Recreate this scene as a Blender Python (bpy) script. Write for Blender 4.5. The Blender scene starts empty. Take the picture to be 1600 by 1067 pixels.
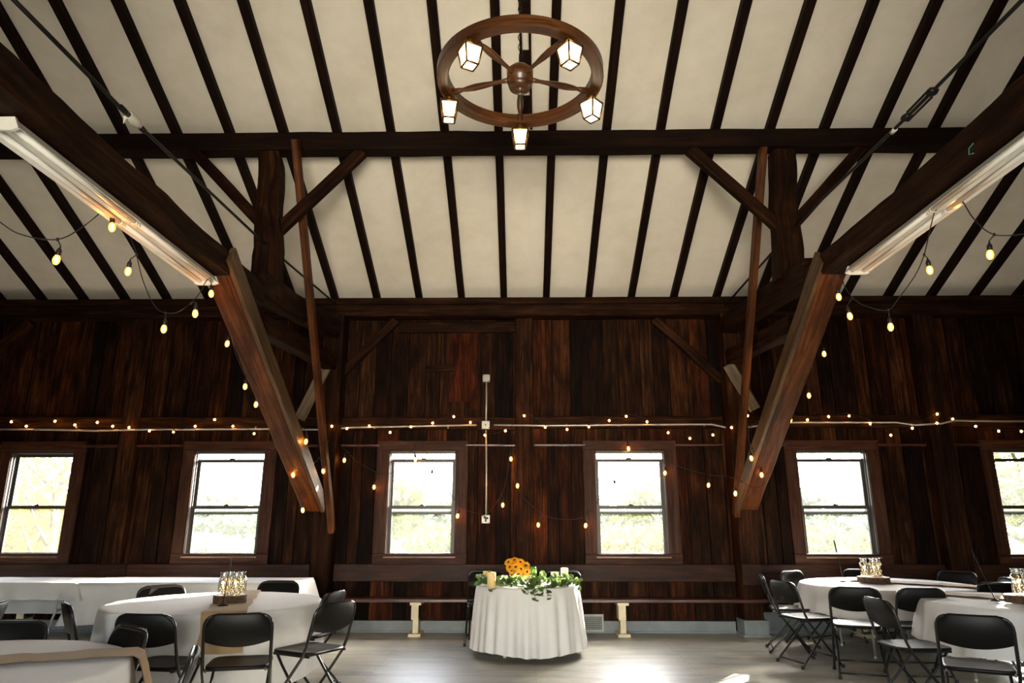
import bpy, math, random
from mathutils import Vector, Matrix, noise
C = bpy.context.scene.collection
PI = math.pi
rnd = random.Random(7)
R = math.radians

# ------------------------------------------------------------------ camera
CZ = 1.40
FPX = 1600*24/36.0
YAW = math.atan(15/FPX); PIT = math.atan(278.5/FPX)
cam_d = bpy.data.cameras.new('camera'); cam_d.lens = 24; cam_d.sensor_width = 36; cam_d.clip_end = 400
cam = bpy.data.objects.new('camera', cam_d); C.objects.link(cam)
cam.location = (0, 0, CZ); cam.rotation_euler = (PI/2+PIT, 0, YAW)
sc = bpy.context.scene; sc.camera = cam
sc.view_settings.view_transform = 'Standard'; sc.view_settings.look = 'None'
sc.view_settings.gamma = 1; sc.view_settings.exposure = -0.05
_R = Vector((math.cos(YAW), math.sin(YAW), 0))
_F = Vector((-math.sin(YAW)*math.cos(PIT), math.cos(YAW)*math.cos(PIT), math.sin(PIT)))
_U = _R.cross(_F)
def ray(x, y): return _R*((x-800)/FPX) + _U*((533.5-y)/FPX) + _F
def at(x, y, Y):                      # point of the place measured from the photo at a known depth Y
    d = ray(x, y); return Vector((0, 0, CZ)) + d*(Y/d.y)
def atX(x, y, X):
    d = ray(x, y); return Vector((0, 0, CZ)) + d*(X/d.x)

# ------------------------------------------------------------------ materials
def newmat(name):
    m = bpy.data.materials.new(name); m.use_nodes = True
    nt = m.node_tree; b = nt.nodes['Principled BSDF']
    return m, nt, b
def N(nt, t, **kw):
    n = nt.nodes.new(t)
    for k, v in kw.items(): setattr(n, k, v)
    return n
def ramp(nt, fac, stops):
    r = N(nt, 'ShaderNodeValToRGB'); nt.links.new(fac, r.inputs[0])
    e = r.color_ramp.elements
    while len(e) < len(stops): e.new(0.5)
    for i, (p, c) in enumerate(stops):
        e[i].position = p; e[i].color = (c[0], c[1], c[2], 1)
    return r.outputs[0]
def mixc(nt, fac, a, b, mode='MIX'):
    m = N(nt, 'ShaderNodeMix', data_type='RGBA', blend_type=mode)
    for i, v in ((0, fac), (6, a), (7, b)):
        if hasattr(v, 'is_linked') or hasattr(v, 'links'): nt.links.new(v, m.inputs[i])
        elif isinstance(v, (int, float)): m.inputs[i].default_value = v
        else: m.inputs[i].default_value = (v[0], v[1], v[2], 1)
    return m.outputs[2]
def noise_n(nt, vec, scale, detail=4, rough=.55, dist=0):
    n = N(nt, 'ShaderNodeTexNoise'); nt.links.new(vec, n.inputs['Vector'])
    n.inputs['Scale'].default_value = scale; n.inputs['Detail'].default_value = detail
    n.inputs['Roughness'].default_value = rough; n.inputs['Distortion'].default_value = dist
    return n.outputs[0]
def mapping(nt, src, scale, loc=(0, 0, 0)):
    m = N(nt, 'ShaderNodeMapping'); nt.links.new(src, m.inputs[0])
    m.inputs['Scale'].default_value = scale; m.inputs['Location'].default_value = loc
    return m.outputs[0]
def bump(nt, b, h, strength=.3, dist=.02):
    n = N(nt, 'ShaderNodeBump'); n.inputs['Strength'].default_value = strength
    n.inputs['Distance'].default_value = dist
    nt.links.new(h, n.inputs['Height']); nt.links.new(n.outputs[0], b.inputs['Normal'])
def wood(name, dark, mid, light, rough=.55, grain=1.0, bstr=.5, tone=False, blotch=.5, spec=.35):
    m, nt, b = newmat(name)
    uv = N(nt, 'ShaderNodeUVMap').outputs[0]
    g = noise_n(nt, mapping(nt, uv, (1.0*grain, 15*grain, 1)), 2.0, 6, .6, 1.0)
    f = noise_n(nt, mapping(nt, uv, (3*grain, 110*grain, 1)), 2.0, 3, .6)
    gg = N(nt, 'ShaderNodeMath', operation='MULTIPLY_ADD'); nt.links.new(f, gg.inputs[0]); gg.inputs[1].default_value = .20
    nt.links.new(g, gg.inputs[2])
    col = ramp(nt, gg.outputs[0], [(.36, dark), (.60, mid), (.86, light)])
    bl = noise_n(nt, mapping(nt, uv, (1.0, 2.2, 1), (3.3, 1.1, 0)), 1.7, 5, .6)
    blc = ramp(nt, bl, [(.35, (1-blotch,)*3), (.62, (1.25,)*3)])
    col = mixc(nt, 1.0, col, blc, 'MULTIPLY')
    if tone:
        a = N(nt, 'ShaderNodeAttribute'); a.attribute_name = 'tone'
        col = mixc(nt, 1.0, col, a.outputs[0], 'MULTIPLY')
    nt.links.new(col, b.inputs['Base Color'])
    b.inputs['Roughness'].default_value = rough
    b.inputs['Specular IOR Level'].default_value = spec
    bump(nt, b, gg.outputs[0], bstr, .012)
    return m
def plain(name, col, rough=.5, metal=0.0, spec=.5, var=.0, vscale=8, bstr=0, emit=None, es=0, coat=0, sheen=0):
    m, nt, b = newmat(name)
    b.inputs['Base Color'].default_value = (*col, 1); b.inputs['Roughness'].default_value = rough
    b.inputs['Metallic'].default_value = metal; b.inputs['Specular IOR Level'].default_value = spec
    tc = N(nt, 'ShaderNodeTexCoord').outputs['Object']
    nz = noise_n(nt, tc, vscale, 5, .6)
    if var > 0:
        c2 = tuple(c*(1-var) for c in col); c3 = tuple(min(1, c*(1+var*.6)) for c in col)
        nt.links.new(ramp(nt, nz, [(.35, c2), (.65, c3)]), b.inputs['Base Color'])
    if bstr: bump(nt, b, nz, bstr, .01)
    if emit:
        b.inputs['Emission Color'].default_value = (*emit, 1); b.inputs['Emission Strength'].default_value = es
    if coat: b.inputs['Coat Weight'].default_value = coat
    if sheen: b.inputs['Sheen Weight'].default_value = sheen
    return m

M = {}
M['plank'] = wood('weathered_plank_wood', (.0040, .0013, .0005), (.020, .0060, .0018), (.066, .0235, .0075), .6, .8, .7, True, .7, .06)
M['timber'] = wood('dark_timber_wood', (.005, .0018, .0008), (.016, .0055, .0020), (.045, .017, .0065), .65, .6, .8, False, .5, .06)
M['wallwood'] = wood('weathered_wall_wood', (.005, .0018, .0008), (.026, .0085, .0028), (.075, .029, .010), .6, .8, .7, False, .6, .06)
M['strut'] = wood('worn_brown_timber_wood', (.020, .006, .0018), (.085, .026, .007), (.17, .060, .018), .5, .6, .7, False, .5, .12)
M['rafter'] = wood('near_black_rafter_wood', (.0025, .0010, .0005), (.0075, .0025, .0010), (.018, .0060, .0022), .7, .6, .4, False, .3, .1)
M['casing'] = wood('stained_casing_wood', (.018, .0065, .0030), (.042, .0155, .0080), (.085, .037, .021), .5, .8, .4, False, .3, .12)
M['band'] = wood('polished_back_board_wood', (.014, .0050, .0026), (.034, .0125, .0066), (.060, .025, .015), .42, .5, .3, False, .4, .12)
M['bench'] = wood('varnished_bench_wood', (.02, .006, .003), (.055, .016, .008), (.11, .036, .018), .28, .8, .3, False, .3, .6)
M['greyboard'] = wood('pale_weathered_board', (.06, .04, .022), (.15, .11, .07), (.26, .2, .14), .7, .8, .5, False, .3)
M['wheel'] = wood('varnished_wheel_wood', (.020, .007, .002), (.065, .022, .006), (.15, .055, .015), .28, 1.2, .2, False, .5, .5)
M['cream'] = plain('cream_paint', (.72, .62, .40), .45, var=.12, bstr=.1)
M['greypaint'] = plain('grey_floor_paint', (.20, .225, .225), .45, var=.15, vscale=5, bstr=.05)
M['steel'] = plain('galvanised_conduit', (.52, .50, .45), .4, .5, var=.15)
M['box_grey'] = plain('grey_metal_box', (.36, .36, .31), .5, .2, var=.12)
M['plate_white'] = plain('white_metal_plate', (.62, .60, .54), .4, .1, var=.1)
M['black'] = plain('black_rubber', (.008, .008, .009), .5)
M['iron'] = plain('black_iron', (.012, .011, .011), .45, .6, var=.2)
M['chair_metal'] = plain('charcoal_enamel_tube', (.014, .013, .012), .28, .3, .6)
M['chair_plastic'] = plain('dark_brown_black_plastic', (.007, .006, .0052), .42, 0, .16, var=.1, vscale=60, bstr=.04)
M['enamel'] = plain('white_enamel_housing', (.78, .77, .70), .3, 0, .5, var=.05)
M['tube'] = plain('frosted_fluorescent_tube', (.82, .82, .78), .18, 0, .6)
M['brass'] = plain('antique_brass', (.20, .10, .025), .35, .9)
M['sash'] = plain('grey_brown_window_sash', (.045, .038, .031), .4, var=.1)
M['sill'] = wood('pale_worn_sill', (.12, .06, .03), (.26, .15, .09), (.4, .28, .2), .4, .8, .3)
M['wax'] = plain('ivory_wax', (.86, .64, .28), .45); M['wax'].node_tree.nodes['Principled BSDF'].inputs['Subsurface Weight'].default_value = .25
M['waxw'] = plain('white_wax', (.9, .88, .82), .45); M['waxw'].node_tree.nodes['Principled BSDF'].inputs['Subsurface Weight'].default_value = .25
M['petal'] = plain('sunflower_petal', (.78, .34, .008), .5, var=.25, vscale=30)
M['seedhead'] = plain('sunflower_centre', (.06, .028, .008), .8, var=.4, vscale=120, bstr=.4)
M['stemgreen'] = plain('green_stem', (.08, .14, .03), .5)
M['whitepetal'] = plain('white_petal', (.85, .86, .80), .5)
M['can_green'] = plain('green_can_enamel', (.06, .42, .03), .25, .4)
M['can_metal'] = plain('aluminium', (.6, .6, .6), .3, 1)
M['walnutside'] = plain('log_bark', (.075, .036, .014), .8, var=.6, vscale=40, bstr=.8)
M['logtop'] = plain('log_cut_face', (.42, .25, .12), .6, var=.25, vscale=20)
M['wrap'] = plain('white_wrapping_tape', (.62, .60, .52), .6, var=.1, vscale=30, bstr=.3)
M['tealribbon'] = plain('teal_ribbon', (.02, .22, .18), .5)

def cloth_mat(name, col, scale=260, bs=.15, rough=.85):
    m, nt, b = newmat(name)
    tc = N(nt, 'ShaderNodeTexCoord').outputs['Object']
    w = noise_n(nt, tc, scale, 2, .5)
    l = noise_n(nt, tc, 2.2, 3, .5, .4)
    nt.links.new(ramp(nt, l, [(.3, tuple(c*.93 for c in col)), (.7, col)]), b.inputs['Base Color'])
    b.inputs['Roughness'].default_value = rough; b.inputs['Sheen Weight'].default_value = .15
    b.inputs['Specular IOR Level'].default_value = .2
    mx = N(nt, 'ShaderNodeMath', operation='MULTIPLY_ADD'); nt.links.new(l, mx.inputs[0]); mx.inputs[1].default_value = 4.0
    nt.links.new(w, mx.inputs[2])
    bump(nt, b, mx.outputs[0], bs, .01)
    return m
M['cloth'] = cloth_mat('white_table_linen', (.70, .675, .635))
M['burlap'] = cloth_mat('burlap_weave', (.40, .27, .14), 420, .4)

# leaves: slightly translucent
def leafmat(name, a, b_, tr=.35):
    m, nt, b = newmat(name)
    tc = N(nt, 'ShaderNodeTexCoord').outputs['Object']
    col = ramp(nt, noise_n(nt, tc, 14, 3), [(.35, a), (.65, b_)])
    nt.links.new(col, b.inputs['Base Color']); b.inputs['Roughness'].default_value = .5
    t = N(nt, 'ShaderNodeBsdfTranslucent'); nt.links.new(col, t.inputs[0])
    mx = N(nt, 'ShaderNodeMixShader'); mx.inputs[0].default_value = tr
    out = nt.nodes['Material Output']
    nt.links.new(b.outputs[0], mx.inputs[1]); nt.links.new(t.outputs[0], mx.inputs[2]); nt.links.new(mx.outputs[0], out.inputs[0])
    return m
M['euca'] = leafmat('eucalyptus_leaf', (.07, .135, .035), (.27, .36, .12), .4)
M['leaf_yellow'] = leafmat('autumn_leaf', (.12, .09, .010), (.24, .19, .03), .5)
M['leaf_green'] = leafmat('fresh_leaf', (.055, .075, .010), (.15, .16, .03), .5)
M['leaf_pale'] = leafmat('grey_green_leaf', (.09, .115, .06), (.19, .22, .13), .5)
M['bark'] = plain('tree_bark', (.16, .12, .08), .9, var=.3, vscale=10, bstr=.5)

def glassmat(name, tint, gl=.08, rough=.02):
    m = bpy.data.materials.new(name); m.use_nodes = True; nt = m.node_tree; nt.nodes.clear()
    t = N(nt, 'ShaderNodeBsdfTransparent'); t.inputs[0].default_value = (*tint, 1)
    g = N(nt, 'ShaderNodeBsdfGlossy'); g.inputs['Roughness'].default_value = rough
    mx = N(nt, 'ShaderNodeMixShader'); mx.inputs[0].default_value = gl
    o = N(nt, 'ShaderNodeOutputMaterial')
    nt.links.new(t.outputs[0], mx.inputs[1]); nt.links.new(g.outputs[0], mx.inputs[2]); nt.links.new(mx.outputs[0], o.inputs[0])
    return m
M['pane'] = glassmat('window_glass', (.97, .98, .97), .02)
def bloom_veil(m, f):
    nt = m.node_tree; mx = [n for n in nt.nodes if n.type == 'MIX_SHADER'][0]; o = [n for n in nt.nodes if n.type == 'OUTPUT_MATERIAL'][0]
    t = N(nt, 'ShaderNodeBsdfTranslucent'); t.inputs[0].default_value = (.95, .95, .92, 1); m2 = N(nt, 'ShaderNodeMixShader'); m2.inputs[0].default_value = f
    nt.links.new(mx.outputs[0], m2.inputs[1]); nt.links.new(t.outputs[0], m2.inputs[2]); nt.links.new(m2.outputs[0], o.inputs[0])
bloom_veil(M['pane'], .012)  # pale translucent veil mixed into the panes to imitate bright window bloom
M['jar'] = glassmat('jar_glass', (.88, .9, .88), .42, .12)
M['bulbglass'] = glassmat('amber_bulb_glass', (1, .78, .42), .10, .05)
def litbulb():
    m = glassmat('lit_amber_bulb_glass', (1, .78, .42), .10, .05); nt = m.node_tree
    e = N(nt, 'ShaderNodeEmission'); e.inputs[0].default_value = (1, .46, .10, 1); e.inputs[1].default_value = 1.6
    a = N(nt, 'ShaderNodeAddShader'); mx = [n for n in nt.nodes if n.type == 'MIX_SHADER'][0]; o = [n for n in nt.nodes if n.type == 'OUTPUT_MATERIAL'][0]
    nt.links.new(mx.outputs[0], a.inputs[0]); nt.links.new(e.outputs[0], a.inputs[1]); nt.links.new(a.outputs[0], o.inputs[0]); return m
M['bulblit'] = litbulb()
def emat(name, col, s):
    m = bpy.data.materials.new(name); m.use_nodes = True; nt = m.node_tree; nt.nodes.clear()
    e = N(nt, 'ShaderNodeEmission'); e.inputs[0].default_value = (*col, 1); e.inputs[1].default_value = s
    o = N(nt, 'ShaderNodeOutputMaterial'); nt.links.new(e.outputs[0], o.inputs[0]); return m
M['filament'] = emat('glowing_filament', (1.0, .40, .09), 180)
M['globe'] = emat('glowing_globe', (1.0, .36, .06), 42)
M['fairy'] = emat('fairy_light', (1.0, .62, .18), 8)
M['lantern'] = emat('lit_lantern_glass', (1.0, .80, .52), 6)

# floor
def floor_mat():
    m, nt, b = newmat('worn_grey_floor_boards')
    tc = N(nt, 'ShaderNodeTexCoord').outputs['Object']
    br = N(nt, 'ShaderNodeTexBrick'); nt.links.new(tc, br.inputs['Vector'])
    br.inputs['Scale'].default_value = 1; br.inputs['Brick Width'].default_value = 3.1; br.inputs['Row Height'].default_value = .083
    br.inputs['Mortar Size'].default_value = .0025; br.inputs['Mortar Smooth'].default_value = .2; br.inputs['Bias'].default_value = 0
    br.inputs['Color1'].default_value = (.9, .9, .9, 1); br.inputs['Color2'].default_value = (1.1, 1.1, 1.08, 1); br.inputs['Mortar'].default_value = (.35, .33, .30, 1)
    wear = noise_n(nt, mapping(nt, tc, (1.2, 5, 1)), 1.3, 8, .68, .3)
    fine = noise_n(nt, mapping(nt, tc, (6, 60, 1)), 1.5, 4, .6)
    base = ramp(nt, wear, [(.32, (.20, .195, .165)), (.46, (.36, .35, .30)), (.60, (.46, .425, .335)), (.74, (.52, .44, .31))])
    fc = ramp(nt, fine, [(.3, (.8, .8, .8)), (.7, (1.12, 1.12, 1.1))])
    c = mixc(nt, 1, base, fc, 'MULTIPLY'); c = mixc(nt, 1, c, br.outputs[0], 'MULTIPLY')
    nt.links.new(c, b.inputs['Base Color'])
    rr = N(nt, 'ShaderNodeMapRange'); nt.links.new(wear, rr.inputs[0]); rr.inputs[1].default_value = .3; rr.inputs[2].default_value = .7
    rr.inputs[3].default_value = .30; rr.inputs[4].default_value = .46; nt.links.new(rr.outputs[0], b.inputs['Roughness'])
    b.inputs['Specular IOR Level'].default_value = .5
    h = N(nt, 'ShaderNodeMath', operation='MULTIPLY_ADD'); nt.links.new(br.outputs[1], h.inputs[0]); h.inputs[1].default_value = -1.2
    nt.links.new(fine, h.inputs[2]); bump(nt, b, h.outputs[0], .35, .006)
    return m
M['floor'] = floor_mat()
def ceil_mat():
    m, nt, b = newmat('aged_white_plaster')
    tc = N(nt, 'ShaderNodeTexCoord').outputs['Object']
    a = noise_n(nt, tc, .9, 6, .6, .5); f = noise_n(nt, tc, 5, 5, .6)
    c = ramp(nt, a, [(.3, (.64, .59, .485)), (.55, (.74, .69, .59)), (.8, (.78, .735, .645))])
    c = mixc(nt, .25, c, ramp(nt, f, [(.3, (.58, .52, .42)), (.7, (.80, .74, .63))]))
    nt.links.new(c, b.inputs['Base Color']); b.inputs['Roughness'].default_value = .9; b.inputs['Specular IOR Level'].default_value = .1
    bump(nt, b, a, .12, .03)
    return m
M['ceiling'] = ceil_mat()
def ground_mat():
    m, nt, b = newmat('meadow_grass')
    tc = N(nt, 'ShaderNodeTexCoord').outputs['Object']
    nt.links.new(ramp(nt, noise_n(nt, tc, .6, 6, .7), [(.3, (.055, .070, .022)), (.7, (.14, .15, .06))]), b.inputs['Base Color'])
    b.inputs['Roughness'].default_value = .9
    return m
M['ground'] = ground_mat()

# ------------------------------------------------------------------ mesh helpers
class MB:
    def __init__(s): s.v = []; s.f = []; s.uv = []; s.tone = []; s.smooth = []; s.mi = []; s.cm = 0
    def face(s, idx, uvs=None, sm=False):
        s.f.append(tuple(idx)); s.uv.append(uvs or [(s.v[i][0]+s.v[i][1], s.v[i][2]) for i in idx]); s.smooth.append(sm); s.mi.append(s.cm)
    def box(s, x0, x1, y0, y1, z0, z1, axis=0, tone=1.0):
        p0 = [(x0+x1)/2, (y0+y1)/2, (z0+z1)/2]; p1 = list(p0)
        lo = (x0, y0, z0); hi = (x1, y1, z1)
        p0[axis] = lo[axis]; p1[axis] = hi[axis]
        o = [a for a in range(3) if a != axis]
        u = [0, 0, 0]; u[o[0]] = 1
        s.bar(p0, p1, hi[o[0]]-lo[o[0]], hi[o[1]]-lo[o[1]], up=None, side=Vector(u), tone=tone)
    def bar(s, p0, p1, w, h, side=None, up=None, seg=1, rough=0, ch=0, tone=1.0, w1=None, h1=None, sm=False, seed=None):
        # timber with section w (along side) x h, grain along its length
        p0 = Vector(p0); p1 = Vector(p1); d = (p1-p0); L = d.length; d.normalize()
        if side is None:
            u = Vector(up) if up is not None else (Vector((0, 0, 1)) if abs(d.z) < .9 else Vector((0, 1, 0)))
            side = d.cross(u).normalized()
        side = Vector(side); side = (side-d*side.dot(d)).normalized(); upv = side.cross(d).normalized()
        w1 = w if w1 is None else w1; h1 = h if h1 is None else h1
        uo = rnd.random()*50; vo = rnd.random()*50
        b = len(s.v); n = 0
        for k in range(seg+1):
            t = k/seg; ww = (w+(w1-w)*t)/2; hh = (h+(h1-h)*t)/2
            c = p0+(p1-p0)*t
            if ch > 0: prof = [(-ww, -hh+ch), (-ww+ch, -hh), (ww-ch, -hh), (ww, -hh+ch), (ww, hh-ch), (ww-ch, hh), (-ww+ch, hh), (-ww, hh-ch)]
            else: prof = [(-ww, -hh), (ww, -hh), (ww, hh), (-ww, hh)]
            n = len(prof)
            for q, (a, e) in enumerate(prof):
                P = c+side*a+upv*e
                if rough:
                    nv = noise.noise_vector(P*2.3+Vector((uo, vo, 0)))+noise.noise_vector(P*7+Vector((vo, uo, q)))*.4
                    P = P+side*nv.x*rough+upv*nv.y*rough
                s.v.append(tuple(P)); s.tone.append(tone)
        per = [0]; 
        pr = prof+[prof[0]]
        for q in range(n): per.append(per[-1]+math.dist(pr[q], pr[q+1]))
        for k in range(seg):
            for q in range(n):
                a = b+k*n+q; c2 = b+k*n+(q+1) % n
                u0 = uo+L*k/seg; u1 = uo+L*(k+1)/seg
                s.face((a, c2, c2+n, a+n), [(u0, vo+per[q]), (u0, vo+per[q+1]), (u1, vo+per[q+1]), (u1, vo+per[q])], sm)
        for base, rev in ((b, True), (b+seg*n, False)):
            idx = [base+q for q in range(n)]
            if rev: idx = idx[::-1]
            s.face(idx, [(uo+.01*q, vo+q*.05) for q in range(n)])
    def tube(s, pts, r, seg=8, closed=False, cap=True, r1=None):
        pts = [Vector(p) for p in pts]; n = len(pts)
        if n < 2: return
        b = len(s.v); prev = None; L = 0
        rs = [r+((r1 if r1 is not None else r)-r)*i/(n-1) for i in range(n)] if not isinstance(r, (list, tuple)) else r
        for i, p in enumerate(pts):
            if closed: t = pts[(i+1) % n]-pts[i-1]
            elif i == 0: t = pts[1]-p
            elif i == n-1: t = p-pts[i-1]
            else: t = pts[i+1]-pts[i-1]
            if t.length < 1e-9: t = Vector((0, 0, 1))
            t.normalize()
            if prev is None:
                a = Vector((0, 0, 1)) if abs(t.z) < .9 else Vector((1, 0, 0)); nn = t.cross(a).normalized()
            else:
                nn = prev-t*prev.dot(t)
                nn = nn.normalized() if nn.length > 1e-6 else prev
            prev = nn; bb = t.cross(nn)
            for k in range(seg):
                a = 2*PI*k/seg
                s.v.append(tuple(p+(nn*math.cos(a)+bb*math.sin(a))*rs[i])); s.tone.append(1)
        for i in range(n if closed else n-1):
            j = (i+1) % n
            for k in range(seg):
                k2 = (k+1) % seg
                s.face((b+i*seg+k, b+i*seg+k2, b+j*seg+k2, b+j*seg+k), [(i*.1, k*.02), (i*.1, k*.02+.02), (i*.1+.1, k*.02+.02), (i*.1+.1, k*.02)], True)
        if cap and not closed:
            s.face([b+k for k in range(seg)][::-1]); s.face([b+(n-1)*seg+k for k in range(seg)])
    def lathe(s, prof, c=(0, 0, 0), seg=24, cap0=True, cap1=True, tilt=None):
        b = len(s.v); c = Vector(c)
        for (r, z) in prof:
            for k in range(seg):
                a = 2*PI*k/seg; P = Vector((r*math.cos(a), r*math.sin(a), z))
                if tilt: P = tilt @ P
                s.v.append(tuple(c+P)); s.tone.append(1)
        n = len(prof)
        for i in range(n-1):
            for k in range(seg):
                k2 = (k+1) % seg
                s.face((b+i*seg+k, b+i*seg+k2, b+(i+1)*seg+k2, b+(i+1)*seg+k), [(k/seg, prof[i][1]), ((k+1)/seg, prof[i][1]), ((k+1)/seg, prof[i+1][1]), (k/seg, prof[i+1][1])], True)
        if cap0: s.face([b+k for k in range(seg)][::-1])
        if cap1: s.face([b+(n-1)*seg+k for k in range(seg)])
    def grid(s, P, nu, nv, closed_u=False, sm=True, thick=0):
        # P(i,j)->Vector ; optional second layer gives thickness
        b = len(s.v); pts = [[Vector(P(i, j)) for j in range(nv)] for i in range(nu)]
        for i in range(nu):
            for j in range(nv): s.v.append(tuple(pts[i][j])); s.tone.append(1)
        lim = nu if closed_u else nu-1
        for i in range(lim):
            for j in range(nv-1):
                i2 = (i+1) % nu
                s.face((b+i*nv+j, b+i2*nv+j, b+i2*nv+j+1, b+i*nv+j+1), [(i*.05, j*.05), (i*.05+.05, j*.05), (i*.05+.05, j*.05+.05), (i*.05, j*.05+.05)], sm)
    def build(s, name, mat, parent=None, world=True, link=True):
        off = Vector((0, 0, 0))
        if parent is not None and world: off = Vector(parent.get('_w', (0, 0, 0)))
        org = Vector((0, 0, 0))
        if parent is None:
            xs = [Vector(v) for v in s.v]
            lo = Vector((min(v.x for v in xs), min(v.y for v in xs), min(v.z for v in xs))); hi = Vector((max(v.x for v in xs), max(v.y for v in xs), max(v.z for v in xs)))
            org = Vector(((lo.x+hi.x)/2, (lo.y+hi.y)/2, lo.z)); off = org
        me = bpy.data.meshes.new(name)
        me.from_pydata([tuple(Vector(v)-off) for v in s.v], [], s.f)
        uvl = me.uv_layers.new(name='UVMap')
        flat = []
        for u in s.uv:
            for a in u: flat += [a[0], a[1]]
        uvl.data.foreach_set('uv', flat)
        me.polygons.foreach_set('use_smooth', s.smooth)
        for mm in (mat if isinstance(mat, (list, tuple)) else [mat]): me.materials.append(mm)
        me.polygons.foreach_set('material_index', s.mi)
        if any(t != 1 for t in s.tone):
            at_ = me.attributes.new('tone', 'FLOAT_COLOR', 'POINT')
            fl = []
            for t in s.tone: fl += list(t)+[1] if isinstance(t, tuple) else [t, t, t, 1]
            at_.data.foreach_set('color', fl)
        me.update()
        o = bpy.data.objects.new(name, me); C.objects.link(o); o.location = org
        if parent is not None: o.parent = parent
        o['_w'] = tuple(off)
        return o
def tag(o, label=None, cat=None, group=None, kind=None):
    if label: o['label'] = label
    if cat: o['category'] = cat
    if group: o['group'] = group
    if kind: o['kind'] = kind
    return o
def empty(name, loc, rz=0):
    o = bpy.data.objects.new(name, None); C.objects.link(o); o.location = loc; o.rotation_euler = (0, 0, rz)
    o.empty_display_size = .1; o['_w'] = tuple(loc) if rz == 0 else (0, 0, 0)
    return o
def copy_tree(o, parent=None):
    c = o.copy(); C.objects.link(c)
    if parent is not None: c.parent = parent
    for ch in [x for x in bpy.data.objects if x.parent == o]: copy_tree(ch, c)
    return c
KIDS = {}
def ordinal(n): return ['', 'first', 'second', 'third', 'fourth', 'fifth', 'sixth', 'seventh', 'eighth', 'ninth', 'tenth', 'eleventh', 'twelfth', 'thirteenth', 'fourteenth', 'fifteenth', 'sixteenth'][n]
def beam(name, label, cat, p0, p1, w, h, mat='timber', seg=10, rough=.008, ch=.012, group=None, **kw):
    b = MB(); b.bar(p0, p1, w, h, seg=seg, rough=rough, ch=ch, **kw)
    o = b.build(name, M[mat]); return tag(o, label, cat, group)

# ------------------------------------------------------------------ the room
WY = 9.45                        # face of the planks
XL, XR = -8.25, 8.5              # end walls
YF = -3.4                        # unseen wall behind the camera, set close for the added fill lamp
RIDGE = 0.9
def roof(Y): return 4.52+.465*(WY-Y) if Y > RIDGE else 4.52+.465*(WY-RIDGE)-.465*(RIDGE-Y)
WIN = [(-6.99, -6.235), (-4.44, -3.585), (-1.755, -.955), (1.055, 1.885), (3.79, 4.625), (6.44, 7.26)]
ZS, ZT = .975, 2.245             # daylight opening
CO = .065                        # jamb reveal either side

b = MB(); b.box(XL-.2, XR+.2, YF-.2, WY+.12, -.15, 0)
tag(b.build('floor', M['floor']), kind='structure')

# planked wall with window openings
def plank_wall():
    b = MB()
    ops = [(a-CO, c+CO) for a, c in WIN]; z0, z1 = ZS-.06, ZT+.06
    # sheathing behind the planks
    xs = [XL-.2]+[v for o in ops for v in o]+[XR+.2]
    for i in range(0, len(xs), 2): b.box(xs[i], xs[i+1], WY+.028, WY+.12, 0, 4.75, 2, tone=.5)
    for a, c in ops:
        b.box(a, c, WY+.028, WY+.12, 0, z0, 2, tone=.5); b.box(a, c, WY+.028, WY+.12, z1, 4.75, 2, tone=.5)
    def col(xc, z):
        k = rnd.choice([.3, .45, .6, .8, 1.0, 1.1, 1.35, 1.7]); h = rnd.choice([0, 0, 1, 2])
        if h == 1: return (k*1.15, k*.92, k*.8)
        if h == 2: return (k*.9, k*1.05, k*1.15)
        return (k, k, k)
    def run(x0, x1, za, zb, rs):
        x = x0
        while x < x1-.02:
            w = rs.choice([.15, .18, .2, .22, .25, .28, .31]); e = min(x+w, x1)
            if x1-e < .07: e = x1
            dy = rs.uniform(-.006, .006); t = col(x, za)
            segs = [(za, zb)]
            for a, c in ops:
                if e > a and x < c:
                    ns = []
                    for (p, q) in segs:
                        if q <= z0 or p >= z1: ns.append((p, q)); continue
                        if x >= a-.001 and e <= c+.001:
                            if p < z0: ns.append((p, z0))
                            if q > z1: ns.append((z1, q))
                        else: ns.append((p, q, 'clip', a, c))
                    segs = ns
            for sg in segs:
                if len(sg) == 2: b.box(x+.006, e-.006, WY+dy, WY+.03, sg[0], sg[1], 2, tone=t)
                else:
                    p, q, _, a, c = sg
                    if x < a: b.box(x+.004, a, WY+dy, WY+.03, p, q, 2, tone=t)
                    if e > c: b.box(c, e-.004, WY+dy, WY+.03, p, q, 2, tone=t)
                    xa, xb = max(x, a), min(e, c)
                    if xb-xa > .01:
                        if p < z0: b.box(xa, xb, WY+dy, WY+.03, p, z0, 2, tone=t)
                        if q > z1: b.box(xa, xb, WY+dy, WY+.03, z1, q, 2, tone=t)
            x = e
    rs = random.Random(3)
    run(XL-.15, XR+.15, 2.70, 4.6, rs)
    run(XL-.15, XR+.15, .05, 2.70, rs)
    # a few odd boards let into the upper wall
    b.box(-1.02, -.74, WY-.012, WY+.01, 3.0, 4.05, 2, tone=(2.3, 1.35, 1.1))
    b.box(-.74, -.62, WY-.01, WY+.01, 2.9, 4.05, 2, tone=(2.0, 1.2, 1.0))
    b.box(-1.36, -.99+.04, WY-.016, WY+.01, 3.42, 3.52, 0, tone=(.8, .8, .9))
    return b.build('wall_back', M['plank'])
tag(plank_wall(), kind='structure')

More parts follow.
